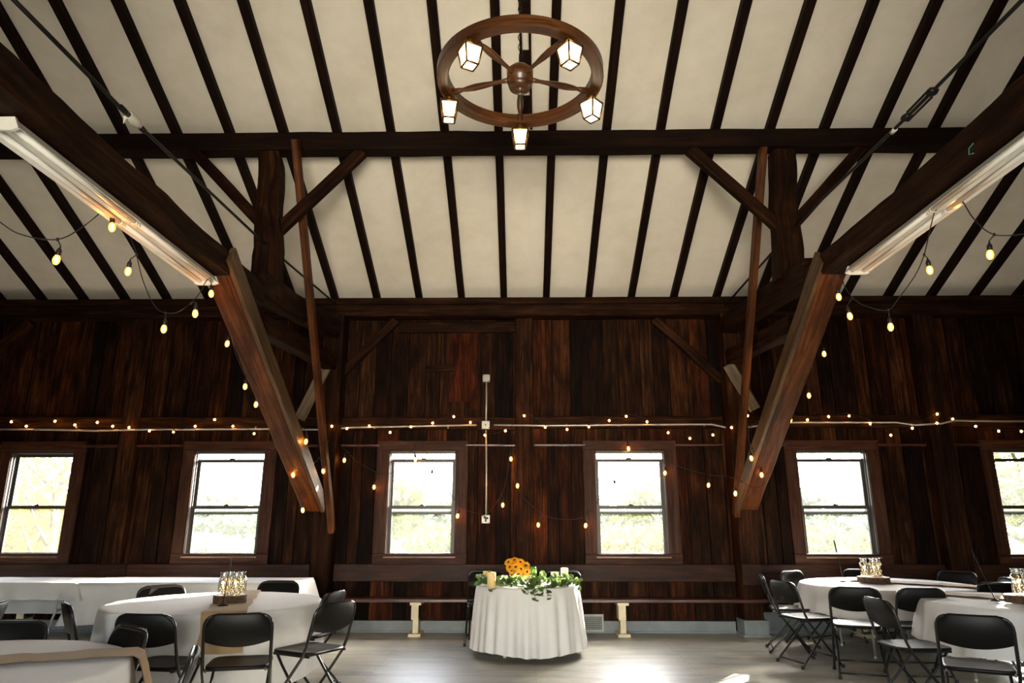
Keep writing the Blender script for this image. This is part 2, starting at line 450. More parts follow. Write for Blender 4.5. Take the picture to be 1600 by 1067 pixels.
# end walls and the wall behind the camera (its openings made up to hold the fill lamps)
def gable(name, x0, x1, holes):
    b = MB(); ys = [YF-.15, RIDGE, WY+.12]
    # vertical boards up to the roof
    y = YF-.15; rs = random.Random(5)
    while y < WY+.1:
        w = rs.choice([.25, .3, .35]); e = min(y+w, WY+.12); top = max(roof(y), roof(e))+.06
        segs = [(0, top)]
        for (a, c, p, q) in holes:
            if e > a and y < c: segs = [(0, p), (q, top)]
        for p, q in segs: b.box(x0, x1, y+.002, e-.002, p, q, 2, tone=rs.uniform(.6, 1.2))
        y = e
    b.box(x0-.0 if x0 < 0 else x0+.10, x1-.10 if x0 < 0 else x1, YF, WY, 0, .01, 2)
    return tag(b.build(name, M['plank']), kind='structure')
gable('wall_left', XL-.2, XL, [])
gable('wall_right', XR, XR+.2, [])
def front_wall():
    b = MB(); rs = random.Random(8); x = XL-.2
    holes = [(-1.7, 1.7, 0, 2.6), (-6.6, -4.2, 1.0, 2.6), (4.2, 6.6, 1.0, 2.6)]
    cuts = sorted({XL-.2, XR+.2}|{v for h in holes for v in h[:2]})
    for i in range(len(cuts)-1):
        a, c = cuts[i], cuts[i+1]; segs = [(0, 6.6)]
        for h in holes:
            if a >= h[0]-.001 and c <= h[1]+.001: segs = [(0, h[2]), (h[3], 6.6)]
        n = max(1, round((c-a)/.28))
        for k in range(n):
            for p, q in segs:
                if q-p > .01: b.box(a+(c-a)*k/n+.001, a+(c-a)*(k+1)/n-.001, YF-.15, YF, p, q, 2, tone=rs.uniform(.6, 1.2))
    return tag(b.build('wall_front', M['plank']), kind='structure')
front_wall()

# ceiling: plaster slopes
b = MB()
def slope(y0, y1, n=6):
    nx = 40
    for side in (0, 1):
        def P(i, j):
            x = XL-.2+(XR-XL+.4)*i/nx; y = y0+(y1-y0)*j/n
            return Vector((x, y, roof(y)+(.0 if side == 0 else .12)+(0.006*noise.noise(Vector((x*1.1, y*1.1, 3))) if side == 0 else 0)))
        b.grid(P, nx+1, n+1)
slope(WY+.25, RIDGE, 24); slope(RIDGE, YF-.2, 12)
tag(b.build('ceiling', M['ceiling']), kind='structure')

# rafters (each one a thing)
RX = [.362+.6115*k for k in range(-14, 14)]
for k, x in enumerate(RX):
    if x < XL+.1 or x > XR-.1: continue
    b = MB(); sy = Vector((0, 1, -.465)).normalized(); nrm = Vector((0, .465, 1)).normalized()
    p0 = Vector((x, WY-.02, roof(WY-.02)))-nrm*.045; p1 = Vector((x, RIDGE+.05, roof(RIDGE+.05)))-nrm*.045
    jx = rnd.uniform(-.012, .012)
    b.bar(p0, p1+Vector((jx, 0, 0)), .092, .09, side=(1, 0, 0), seg=14, rough=.004, ch=.005)
    o = b.build('rafter', M['rafter'])
    i = round((x-.362)/.6115)
    if i <= -1: lab = f'dark sloping roof rafter, {ordinal(-i)} one left of the wheel chandelier hub' if -i < 17 else ''
    else: lab = f'dark sloping roof rafter, {ordinal(i+1)} one right of the wheel chandelier hub'
    tag(o, lab, 'rafter', 'rafters across the white ceiling')
# rear slope rafters are out of the picture

# narrow double strip with spacer blocks, between the two middle rafters
hg = empty('slotted_hanger', (0.10, 6.9, roof(6.9)-.1))
for dx in (-.046, .046):
    b = MB(); b.bar((.075+dx, 6.85, roof(6.85)-.05), (-.005+dx, 3.6, roof(3.6)-.05), .026, .06, side=(1, 0, 0), seg=6, rough=.002)
    b.build('strip', M['rafter'], hg)
for k in range(7):
    t = (k+.5)/7; y = 6.85+(3.6-6.85)*t; b = MB()
    b.bar((.075-.08*t, y+.12, roof(y+.12)-.05), (.075-.08*t, y-.12, roof(y-.12)-.05), .066, .05, side=(1, 0, 0))
    b.build('spacer_block', M['rafter'], hg)
tag(hg, 'narrow slotted double batten running up the ceiling behind the wheel chandelier', 'batten')

# wall plate under the rafters
beam('wall_plate', 'long dark timber wall plate along the top of the plank wall under the rafters', 'beam', (XL, 9.33, 4.27), (XR, 9.33, 4.27), .24, .17, 'timber', seg=60, rough=.008, side=(0, 1, 0))
beam('plate_board', 'reddish board capping the wall plate just below the white ceiling', 'beam', (XL, 9.30, 4.405), (XR, 9.30, 4.405), .20, .095, 'timber', seg=40, rough=.004, side=(0, 1, 0))
# purlin
beam('purlin', 'long dark horizontal purlin crossing under the rafters behind the chandelier', 'beam', (XL, 6.90, 5.515), (XR, 6.90, 5.515), .20, .215, 'rafter', seg=60, rough=.008, side=(0, 1, 0))

# girts, ledges and boards on the plank wall, between posts
PX = [-8.2, -5.43, -2.64, .04, 2.89, 5.66, 8.4]
names = ['far left', 'left', 'centre left', 'centre right', 'right', 'far right']
wh = ['between the frame edge and first window pair', 'over the second window from the left', 'left of the centre post over the third window', 'right of the centre post over the fourth window', 'over the fifth window right of the right truss', 'over the last window at far right']
for i in range(6):
    a, c = PX[i]+.13, PX[i+1]-.13
    z = 2.70+[.01, .0, -.01, .0, .01, .01][i]
    beam('wall_girt', 'dark horizontal girt board behind the conduit, '+wh[i], 'board', (a, 9.42, z), (c, 9.42, z), .07, .17, 'wallwood', seg=12, rough=.003, side=(0, 1, 0), group='girt boards on the back wall')
segs = []
for i in range(6):
    w0, w1 = WIN[i]; L0 = PX[i]+.13; L1 = PX[i+1]-.13
    segs += [(L0, w0-.19, i, 'left'), (w1+.19, L1, i, 'right')]
wn = ['first', 'second', 'third', 'fourth', 'fifth', 'sixth']
for a, c, i, sd in segs:
    if c-a > .12:
        beam('wall_ledge', f'thin reddish ledge strip to the {sd} of the {wn[i]} window head', 'ledge', (a, 9.42, 2.385), (c, 9.42, 2.385), .07, .03, 'bench', seg=4, rough=.002, ch=.004, side=(0, 1, 0), group='ledge strips beside window heads')

# posts on the wall
def wall_post(name, label, x, w, y0, z0, z1, mat='timber', base=False):
    r = empty(name, (x, y0+.1, 0)); b = MB()
    b.bar((x, (y0+9.46)/2, z0), (x, (y0+9.46)/2, z1), w, 9.46-y0, side=(1, 0, 0), seg=16, rough=.008, ch=.01)
    b.build('post_body', M[mat], r)
    if base:
        b = MB(); b.box(x-w/2-.03, x+w/2+.03, y0-.035, 9.42, 0, .19, 0); b.box(x-w/2-.05, x+w/2+.05, y0-.055, 9.42, 0, .025, 0)
        b.build('painted_base', M['greypaint'], r)
    tag(r, label, 'post', 'posts along the back wall')
wall_post('timber_post', 'thick dark wall post at the foot of the left truss brace', -2.60, .24, 9.14, 0, 4.19, 'timber', True)
wall_post('timber_post', 'thick dark wall post with grey painted base at the foot of the right truss brace', 2.90, .24, 9.14, 0, 4.19, 'wallwood', True)
wall_post('timber_post', 'slim centre wall post behind the sweetheart table', .04, .24, 9.372, .84, 4.19, 'wallwood')
wall_post('timber_post', 'wall post between the first and second windows from the left', -5.43, .25, 9.372, .84, 4.19, 'wallwood')
wall_post('timber_post', 'wall post between the fifth and last windows at right', 5.63, .30, 9.24, 0, 4.19, 'timber')

# wall braces under the plate and short upper header
beam('wall_brace', 'diagonal wall brace rising right from the left truss post to the plate', 'brace', (-2.62, 9.40, 3.30), (-1.80, 9.40, 4.17), .10, .12, 'wallwood', side=(0, 1, 0), seg=6)
beam('wall_brace', 'diagonal wall brace rising left from the right truss post to the plate', 'brace', (2.80, 9.40, 3.28), (1.90, 9.40, 4.17), .10, .12, 'wallwood', side=(0, 1, 0), seg=6)
beam('wall_brace', 'diagonal wall brace at the far left upper wall', 'brace', (-8.0, 9.40, 3.3), (-7.1, 9.40, 4.17), .10, .12, 'wallwood', side=(0, 1, 0), seg=6)
beam('wall_header', 'short horizontal timber below the plate left of the centre post', 'board', (-1.75, 9.41, 4.07), (-.09, 9.41, 4.07), .08, .16, 'timber', side=(0, 1, 0), seg=6)

# back boards behind the bench
bb = [(XL, -5.2, 'at far left above the draped buffet table'), (-5.2, -2.73, 'left of the left truss post'), (-2.47, .12, 'left of the sweetheart table'), (.12, 2.77, 'right of the sweetheart table'), (3.03, 5.48, 'right of the right truss post'), (5.8, XR, 'at far right under the last window')]
for a, c, t in bb:
    beam('back_board', 'wide polished brown back board '+t, 'board', (a+.004, 9.40, .728), (c-.004, 9.40, .728), .07, .215, 'band', seg=8, rough=.003, ch=.006, side=(0, 1, 0), group='back boards above the bench')
beam('post_plate', 'square brown cover board nailed on the right truss post above the bench', 'board', (2.78, 9.115, .73), (3.02, 9.115, .73), .03, .25, 'band', seg=2, rough=.001, ch=.004, side=(0, 1, 0))

# baseboards
for n_, a, c in (('baseboard_left', XL, -2.76), ('baseboard_middle', -2.44, 2.73), ('baseboard_right', 3.07, XR)):
    b = MB(); zt = .14 if n_ != 'baseboard_right' else .25
    b.box(a, c, 9.405, 9.45, 0, zt, 0); b.box(a, c, 9.385, 9.41, 0, .02, 0)
    tag(b.build(n_, M['greypaint']), kind='structure')

# windows
for i, (w0, w1) in enumerate(WIN):
    r = empty(f'window_{i+1}', ((w0+w1)/2, WY, ZS-.15)); tag(r, kind='structure')
    cs = .165; zt = ZT+.20; zb = ZS-.135
    b = MB()
    b.bar((w0-CO-cs/2+.01, 9.43, zb+.13), (w0-CO-cs/2+.01, 9.43, zt-.12), cs, .04, side=(1, 0, 0), seg=6, rough=.003, ch=.004)
    b.bar((w1+CO+cs/2-.01, 9.43, zb+.13), (w1+CO+cs/2-.01, 9.43, zt-.12), cs, .04, side=(1, 0, 0), seg=6, rough=.003, ch=.004)
    b.bar((w0-CO-cs+.01, 9.428, zt-.06), (w1+CO+cs-.01, 9.428, zt-.06), .045, .13, side=(0, 1, 0), seg=6, rough=.003, ch=.004)
    b.bar((w0-CO-cs+.01, 9.425, zb+.06), (w1+CO+cs-.01, 9.425, zb+.06), .05, .135, side=(0, 1, 0), seg=6, rough=.003, ch=.004)
    b.build('casing', M['casing'], r)
    b = MB(); b.box(w0-CO-.01, w1+CO+.01, 9.385, 9.57, ZS-.062, ZS-.043, 0)
    b.build('sill', M['sill'], r)
    b = MB()                                             # jamb liner
    b.box(w0-CO-.005, w0-CO+.018, 9.43, 9.575, ZS-.03, ZT+.07, 2); b.box(w1+CO-.018, w1+CO+.005, 9.43, 9.575, ZS-.03, ZT+.07, 2)
    b.box(w0-CO, w1+CO, 9.43, 9.575, ZT+.04, ZT+.07, 0)
    b.box(w0-CO+.018, w0-CO+.03, 9.47, 9.485, ZS-.02, ZT+.04, 2); b.box(w1+CO-.03, w1+CO-.018, 9.47, 9.485, ZS-.02, ZT+.04, 2)
    b.build('jamb', M['sash'], r)
    zm = 1.575
    def sash(nm, y, za, zc, t=.042):
        s_ = MB(); x0, x1 = w0-CO+.02, w1+CO-.02
        s_.box(x0, x0+t, y-.014, y+.014, za, zc, 2); s_.box(x1-t, x1, y-.014, y+.014, za, zc, 2)
        s_.box(x0+t, x1-t, y-.014, y+.014, za, za+t, 0); s_.box(x0+t, x1-t, y-.014, y+.014, zc-t, zc, 0)
        o = s_.build(nm, M['sash'], r)
        g = MB(); g.box(x0+t-.003, x1-t+.003, y-.003, y+.003, za+t-.003, zc-t+.003, 0)
        g.build('pane', M['pane'], o)
        return o
    lo_ = sash('lower_sash', 9.505, ZS-.042, zm+.01)
    op = 0 if i == 0 else .075
    up_ = sash('upper_sash', 9.54, zm-.03-op, ZT+.04-op)
    l = MB(); xc = (w0+w1)/2
    l.box(xc-.03, xc+.03, 9.475, 9.495, zm+.01, zm+.022, 0); l.lathe([(.012, 0), (.012, .012), (.004, .016)], (xc, 9.49, zm+.02), 10)
    l.build('sash_lock', M['iron'], lo_)
    if op:
        l = MB(); l.box(xc-.035, xc+.035, 9.515, 9.53, ZT+.04-op-.004, ZT+.054-op, 0); l.build('sash_lift', M['iron'], up_)

# ------------------------------------------------------------------ bents: tie beams, struts, posts, rods
def bent(sd, X, s, ztie, yq):
    # s=+1 for left bent (room centre towards +X)
    T = 'left' if sd == 'L' else 'right'
    xi = X+.13*s
    w = .24
    beam('tie_beam', f'massive dark tie beam running overhead toward the camera on the {T}', 'beam', (X, YF, ztie+.005), (X, 6.35, ztie), w, .20 if sd == 'L' else .19, 'timber', seg=60, rough=.016, ch=.02, side=(1, 0, 0))
    return
bent('L', -2.64, 1, 3.55, 6.35)
bent('R', 2.885, -1, 3.685, 6.8)
# struts
def strut(label, x0, x1, A, B, th, mat, boardside):
    # broad face between x0..x1, front line A->B given as (Y,Z)
    r = empty('truss_brace', ((x0+x1)/2, B[0], B[1]))
    d = Vector((0, B[0]-A[0], B[1]-A[1])).normalized(); nb = Vector((0, -d.z, d.y)) # up-behind
    if nb.y < 0: nb = -nb
    p0 = Vector(((x0+x1)/2, A[0], A[1]))+nb*th/2; p1 = Vector(((x0+x1)/2, B[0], B[1]))+nb*th/2
    b = MB(); b.bar(p0, p1, abs(x1-x0), th, side=(1, 0, 0), seg=20, rough=.007, ch=.012); b.build('brace_timber', M[mat], r)
    xb = x1 if boardside > 0 else x0
    b = MB(); off = Vector((xb-(x0+x1)/2+boardside*.02, 0, 0))
    b.bar(p0+off+nb*.0-d*.08, p1+off+d*.02, .045, th*1.02, side=(1, 0, 0), seg=12, rough=.004, ch=.004)
    b.build('side_board', M['strut'], r, ).data.materials[0] = M['strutside']
    return tag(r, label, 'brace')
M['strutside'] = wood('ochre_side_board_wood', (.025, .011, .004), (.07, .035, .013), (.14, .078, .032), .5, .7, .5, False, .4)
strut('broad brown diagonal brace falling from the left tie beam to its wall post', -2.76, -2.53, (5.50, 3.50), (8.80, 1.50), .18, 'strut', 1)
strut('broad brown diagonal brace falling from the right tie beam to its wall post', 3.01, 2.78, (5.95, 3.62), (9.0, 1.52), .18, 'strut', -1) if False else strut('broad brown diagonal brace falling from the right tie beam to its wall post', 2.78, 3.01, (5.95, 3.62), (9.0, 1.52), .18, 'strut', -1)

# queen posts
pq = [at(425, 245, 6.9), at(418, 440, 6.75), at(418, 500, 6.7)]
def qpost(label, top, bot):
    b = MB(); b.bar(bot, top, .29, .26, side=(1, 0, 0), seg=18, rough=.032, ch=.03, w1=.24, h1=.22)
    tag(b.build('queen_post', M['timber']), label, 'post')
qpost('gnarled dark upright post from the left tie beam up to the purlin', at(423, 245, 6.9), at(417, 470, 6.75))
qpost('gnarled dark upright post from the right tie beam up to the purlin', at(1219, 240, 6.9), at(1233, 440, 6.95))
# purlin braces
pb = [((432, 364), (566, 238), 'rising right from the left queen post to the purlin'), ((415, 357), (306, 240), 'rising left from the left queen post to the purlin'),
      ((1222, 360), (1078, 234), 'rising left from the right queen post to the purlin'), ((1232, 360), (1345, 232), 'rising right from the right queen post to the purlin')]
for (a, c, t) in pb:
    beam('purlin_brace', 'dark diagonal knee brace '+t, 'brace', at(a[0], a[1], 6.88), at(c[0], c[1], 6.88), .10, .125, 'timber', seg=6, rough=.005, side=(0, 1, 0))
# timbers from queen post back to the wall post
def atx(p, X): return atX(p[0], p[1], X)
beam('tie_extension', 'upper dark timber from the left queen post back to the wall', 'beam', (-2.64, 6.36, 3.66), (-2.64, 9.25, 3.98), .22, .24, 'timber', seg=14, rough=.014, side=(1, 0, 0))
beam('lower_tie', 'lower dark timber from the left brace back to the wall post', 'beam', (-2.64, 6.6, 3.30), (-2.64, 9.15, 3.50), .18, .20, 'timber', seg=12, rough=.012, side=(1, 0, 0))
beam('tie_extension', 'upper dark timber from the right queen post back to the wall', 'beam', (2.885, 6.36, 3.78), (2.885, 9.25, 4.02), .22, .24, 'timber', seg=14, rough=.014, side=(1, 0, 0))
beam('lower_tie', 'lower dark timber from the right brace back to the wall post', 'beam', (2.885, 6.9, 3.38), (2.885, 9.15, 3.55), .18, .20, 'timber', seg=12, rough=.012, side=(1, 0, 0))
# thin poles
beam('leaning_pole', 'thin leaning pole from the purlin down beside the left brace', 'pole', (-2.46, 6.62, 5.42), (-2.46, 9.13, 1.26), .07, .13, 'strut', seg=14, rough=.004, side=(1, 0, 0))
beam('leaning_pole', 'thin leaning pole from the purlin down beside the right brace', 'pole', (2.70, 6.85, 5.42), (2.76, 9.12, 1.46), .07, .13, 'strut', seg=14, rough=.004, side=(1, 0, 0))
# pale boards behind the struts
beam('grey_board', 'short pale weathered board slanting behind the left brace', 'board', at(468, 655, 9.12), at(508, 574, 9.12), .03, .16, 'greyboard', seg=4, rough=.003, side=(0, 1, 0))
beam('grey_board', 'short pale weathered board slanting behind the right brace', 'board', at(1180, 640, 9.12), at(1138, 570, 9.12), .03, .16, 'greyboard', seg=4, rough=.003, side=(0, 1, 0))

# tie rods with their fittings
def rod(label, pts, fit, kind):
    r = empty('tie_rod', pts[0]); b = MB(); b.tube(pts, .013, 8); b.build('rod', M['iron'], r)
    d = (Vector(pts[1])-Vector(pts[0])).normalized(); F_ = Vector(fit)
    if kind == 'wrap':
        b = MB(); n = 46
        b.tube([F_+d*(-.07+.14*i/n) for i in range(n+1)], [.022+.012*math.sin(PI*i/n)+(.004 if i % 3 == 0 else 0) for i in range(n+1)], 12)
        b.build('tape_wrap', M['wrap'], r)
        b = MB(); b.tube([F_-d*.05, F_-d*.07+Vector((-.02, 0, -.02)), F_-d*.06+Vector((-.03, 0, -.06))], [.012, .014, .003], 6); b.build('loose_tape_end', M['wrap'], r)
        for k1, k2 in ((-.17, -.06), (.06, .15)): b = MB(); b.tube([F_+d*k1, F_+d*k2], .02, 8); b.build('coupling', M['iron'], r)
    else:
        sd = d.cross(Vector((1, 0, 0))).normalized(); b = MB()
        for k in (-1, 1): b.tube([F_-d*.16+sd*.035*k, F_+d*.16+sd*.035*k], .009, 6)
        for k in (-1, 1): b.lathe([(.0, -.03), (.03, -.02), (.045, 0), (.03, .02), (0, .03)], F_+d*.17*k, 10)
        b.build('turnbuckle', M['iron'], r)
        b = MB(); b.tube([F_+d*.34, F_+d*.40], .018, 8); b.build('tape_band', M['wrap'], r)
    tag(r, label, 'rod')
pl = [atX(-8, -30, -2.6), atX(200, 180, -2.64), atX(413, 380, -2.70), atX(545, 492, -2.60)]
rod('black iron tie rod with a white tape-wrapped coupling, upper left', [tuple(p) for p in pl], atX(209, 188, -2.64), 'wrap')
pr_ = [atX(1632, -35, 2.84), atX(1430, 170, 2.885), atX(1250, 345, 2.95), atX(1120, 492, 2.85)]
rod('black iron tie rod with an open turnbuckle, upper right', [tuple(p) for p in pr_], atX(1436, 164, 2.885), 'buckle')

# ------------------------------------------------------------------ fluorescent fixtures
def fixture(label, xc, y0, y1, z):
    r = empty('fluorescent_fixture', (xc, (y0+y1)/2, z))
    w = .205
    b = MB()                                     # housing: shallow tray with angled reflector wings
    pf = [(-w/2, 0), (-w/2+.03, .052), (w/2-.03, .052), (w/2, 0), (w/2-.006, 0), (w/2-.045, .036), (.026, .036), (.018, .010), (-.018, .010), (-.026, .036), (-w/2+.045, .036), (-w/2+.006, 0)]
    n = len(pf); s0 = len(b.v)
    for y in (y0, y1):
        for (a, c) in pf: b.v.append((xc+a, y, z+c)); b.tone.append(1)
    for q in range(n):
        q2 = (q+1) % n; b.face((s0+q, s0+q2, s0+n+q2, s0+n+q))
    b.build('housing', M['enamel'], r)
    for y, sg in ((y0, -1), (y1, 1)):
        b = MB(); s0 = len(b.v); hp = [(-w/2-.004, -.006), (-w/2+.025, .058), (w/2-.025, .058), (w/2+.004, -.006), (w/2-.03, -.02), (-w/2+.03, -.02)]
        m_ = len(hp)
        for yy in (y-.006 if sg < 0 else y-.012, y+.012 if sg < 0 else y+.006):
            for (a, c) in hp: b.v.append((xc+a, yy, z+c)); b.tone.append(1)
        for q in range(m_):
            q2 = (q+1) % m_; b.face((s0+q, s0+q2, s0+m_+q2, s0+m_+q))
        b.face([s0+q for q in range(m_)][::-1]); b.face([s0+m_+q for q in range(m_)])
        b.build('end_cap', M['enamel'], r)
    for dx in (-.052, .052):
        ym = (y0+y1)/2
        for a, c in ((y0+.02, ym-.02), (ym+.02, y1-.02)):
            b = MB(); b.tube([(xc+dx, a, z+.012), (xc+dx, c, z+.012)], .0165, 12); b.build('lamp_tube', M['tube'], r)
        b = MB()
        for yy in (ym-.014, ym+.014): b.box(xc+dx-.018, xc+dx+.018, yy-.006, yy+.006, z-.008, z+.036, 2)
        b.build('lamp_holder', M['enamel'], r)
    return tag(r, label, 'light fixture', 'unlit fluorescent fixtures under the tie beams')
fixture('unlit white twin-tube fluorescent fixture under the left tie beam', -2.725, 3.13, 5.56, 3.385)
fixture('unlit white twin-tube fluorescent fixture under the right tie beam', 2.985, 3.30, 5.76, 3.525)

# ------------------------------------------------------------------ wagon wheel chandelier
wc = Vector((-.003, 4.375, 4.55)); WR = .61
ch_ = empty('wheel_chandelier', tuple(wc))
b = MB(); nn = 72
def ringv(i, j):
    a = 2*PI*i/nn; rr = [WR-.085, WR-.08, WR-.005, WR, WR, WR-.005, WR-.08, WR-.085, WR-.085][j]; zz = [-.037, -.04, -.04, -.037, .037, .04, .04, .037, -.037][j]
    return wc+Vector((rr*math.cos(a), rr*math.sin(a), zz))
b.grid(ringv, nn, 9, True, False)
for i in range(len(b.uv)): b.uv[i] = [(b.v[k][0]*1.0+b.v[k][1], b.v[k][2]+math.hypot(b.v[k][0]-wc.x, b.v[k][1]-wc.y)) for k in b.f[i]]
b.build('wheel_rim', M['wheel'], ch_)
b = MB(); b.lathe([(.05, -.10), (.075, -.095), (.085, -.07), (.085, -.045), (.095, -.04), (.098, .05), (.09, .06), (.06, .09), (0.02, .10)], wc, 28); b.build('hub', M['wheel'], ch_)
b = MB(); b.lathe([(.0, -.125), (.018, -.122), (.022, -.11), (.03, -.1)], wc, 16, False, False); b.build('hub_finial', M['wheel'], ch_)
LA = [90, 18, 162, -54, 234]
for A in LA:
    a = R(A); d = Vector((math.cos(a), math.sin(a), 0))
    prof = [(.08, .020), (.12, .018), (.15, .014), (.20, .016), (.28, .024), (.36, .026), (.42, .020), (.455, .014), (.475, .02), (.53, .024)]
    b = MB(); b.tube([wc+d*p for p, _ in prof], [q for _, q in prof], 12); b.build('spoke', M['wheel'], ch_)
    c0 = wc+d*(WR-.045)+Vector((0, 0, -.05))
    la = b_l = None
    b = MB(); rot = R({90: 45, 18: 2, 162: 52, -54: -8, 234: 75}[A])
    hw, hb_ = .062, .042; zt, zb = -.055, -.185
    # brass frame
    def corner(k, hwid, z): t = rot+k*PI/2; return c0+Vector((math.cos(t)*hwid*1.414, math.sin(t)*hwid*1.414, z))
    for k in range(4):
        b.tube([corner(k, hw, zt), corner(k, hb_, zb)], .007, 6)
        b.tube([corner(k, hw, zt), corner(k+1, hw, zt)], .008, 6)
        b.tube([corner(k, hb_, zb), corner(k+1, hb_, zb)], .007, 6)
        b.lathe([(.0, -.004), (.006, 0), (.004, .012), (0, .018)], corner(k, hw, zt), 8)
    s0 = len(b.v)
    for k in range(4): b.v.append(tuple(corner(k, hw+.004, zt+.004))); b.tone.append(1)
    for k in range(4): b.v.append(tuple(corner(k, .03, zt+.035))); b.tone.append(1)
    for k in range(4): b.face((s0+k, s0+(k+1) % 4, s0+4+(k+1) % 4, s0+4+k))
    b.face([s0+4, s0+5, s0+6, s0+7])
    b.lathe([(.03, -.035), (.034, -.02), (.03, -.008), (.036, 0.0)], c0, 14)
    lan = b.build('lantern', M['brass'], ch_)
    b = MB(); s0 = len(b.v)
    for k in range(4): b.v.append(tuple(corner(k, hw-.004, zt))); b.tone.append(1)
    for k in range(4): b.v.append(tuple(corner(k, hb_-.003, zb))); b.tone.append(1)
    for k in range(4): b.face((s0+k, s0+4+k, s0+4+(k+1) % 4, s0+(k+1) % 4))
    b.face([s0+4, s0+7, s0+6, s0+5]); b.face([s0, s0+1, s0+2, s0+3])
    b.build('lantern_glass', M['lantern'], lan)
b = MB()                                         # hanging rod and chain to the ceiling
zt = roof(4.375)-.02; b.tube([wc+Vector((0, 0, .09)), wc+Vector((0, 0, .2))], .008, 8)
z = wc.z+.2; k = 0
while z < zt:
    ax = Vector((1, 0, 0)) if k % 2 else Vector((0, 1, 0))
    b.tube([Vector((wc.x, wc.y, z+.02))+ax*.011*math.cos(t*PI/5)+Vector((0, 0, .026*math.sin(t*PI/5))) for t in range(10)], .0035, 5, True)
    z += .042; k += 1
b.build('hanging_chain', M['iron'], ch_)
tag(ch_, 'wooden wagon wheel chandelier with five lit glass lanterns hanging below the ceiling', 'chandelier')

# ------------------------------------------------------------------ conduit, boxes
CY = 9.365
def conduit(label, pts, clips):
    r = empty('conduit_pipe', tuple(pts[0])); b = MB(); b.tube(pts, .0125, 10); b.build('pipe', M['steel'], r)
    for c in clips:
        b = MB(); b.lathe([(.018, -.008), (.018, .008)], c, 12, tilt=Matrix.Rotation(PI/2, 3, 'Y')); b.build('pipe_clip', M['steel'], r)
    tag(r, label, 'conduit')
hp = [at(x, y, CY-.015) for x, y in ((-40, 671), (60, 671), (150, 673), (230, 671), (300, 671), (420, 670), (475, 671), (515, 671), (545, 668), (650, 666), (745, 664))]
conduit('pale horizontal conduit pipe on the wall left of the middle junction box', hp, [at(x, 668, CY-.015) for x in (120, 400, 585, 700)])
hp = [at(x, y, CY-.015 if not 1425 < x < 1495 else 9.21) for x, y in ((772, 664), (850, 665), (960, 664), (1080, 663), (1112, 663), (1135, 668), (1165, 668), (1195, 663), (1240, 660), (1400, 660), (1430, 664), (1470, 662), (1490, 657), (1560, 658), (1640, 658))]
conduit('pale horizontal conduit pipe on the wall right of the middle junction box', hp, [at(x, 664, CY-.015) for x in (885, 967, 1100, 1360)])
conduit('vertical conduit pipe between the middle junction box and the lower outlet box', [at(759.5, 672, CY), at(760, 740, 9.40), at(759.5, 805, CY)], [at(760, 754, 9.40)])
conduit('vertical conduit pipe from the middle junction box up to the top grey box', [at(760, 596, 9.40), at(760, 630, 9.40), at(759.5, 657, CY)], [])
def wbox(name, label, px, py, s, y, mat, detail):
    c = at(px, py, y); r = empty(name, tuple(c)); b = MB()
    b.box(c.x-s/2, c.x+s/2, y-.02, y+.045, c.z-s/2, c.z+s/2, 0); b.build('box_body', M[mat], r)
    b = MB()
    for sx in (-1, 1):
        for sz in (-1, 1): b.lathe([(.006, 0), (.005, .004)], (c.x+sx*s*.4, y-.02, c.z+sz*s*.4), 8, tilt=Matrix.Rotation(PI/2, 3, 'X'))
    b.build('screw', M['iron'], r)
    if detail:
        b = MB(); T = Matrix.Rotation(PI/2, 3, 'X')
        b.lathe([(.034, 0), (.034, .006), (.028, .009)], (c.x, y-.02, c.z), 20, tilt=T); b.build('cover_disc', M['plate_white'], r)
        b = MB()
        if detail == 1: b.box(c.x-.006, c.x+.006, y-.033, y-.02, c.z-.012, c.z+.012, 2)
        else:
            b.lathe([(.018, 0), (.016, .03)], (c.x-.012, y-.028, c.z+.022), 12, tilt=T); b.lathe([(.016, 0), (.014, .03)], (c.x+.02, y-.028, c.z+.012), 12, tilt=T); b.box(c.x-.01, c.x+.012, y-.05, y-.02, c.z-.035, c.z+.01, 2)
        b.build('plug' if detail == 2 else 'slot', M['black'], r)
    tag(r, label, 'electrical box')
wbox('junction_box', 'blank grey square box at the top of the vertical conduit', 760, 591, .10, 9.41, 'box_grey', 0)
wbox('junction_box', 'pale square junction box with round cover where the conduits cross', 759, 664, .105, 9.36, 'plate_white', 1)
wbox('outlet_box', 'white outlet box with black plugs at the foot of the vertical conduit', 759, 811, .105, 9.40, 'plate_white', 2)

# floor register
r = empty('floor_register', (1.05, 9.37, 0)); b = MB()
x0, x1 = at(905, 960, 9.37).x, at(943, 960, 9.37).x
x0 -= .05
b.box(x0, x1, 9.375, 9.40, .02, .225, 0); b.build('grille_plate', M['box_grey'], r)
b = MB()
for k in range(15):
    b.box(x0+.03+k*(x1-x0-.06)/14-.003, x0+.03+k*(x1-x0-.06)/14+.003, 9.366, 9.376, .05, .195, 2)
for k in range(7): b.box(x0+.025, x1-.025, 9.364, 9.374, .05+k*.024-.003, .05+k*.024+.003, 0)
b.build('grille_bars', M['iron'], r)
tag(r, 'grey metal floor register grille on the wall right of the sweetheart table', 'vent')

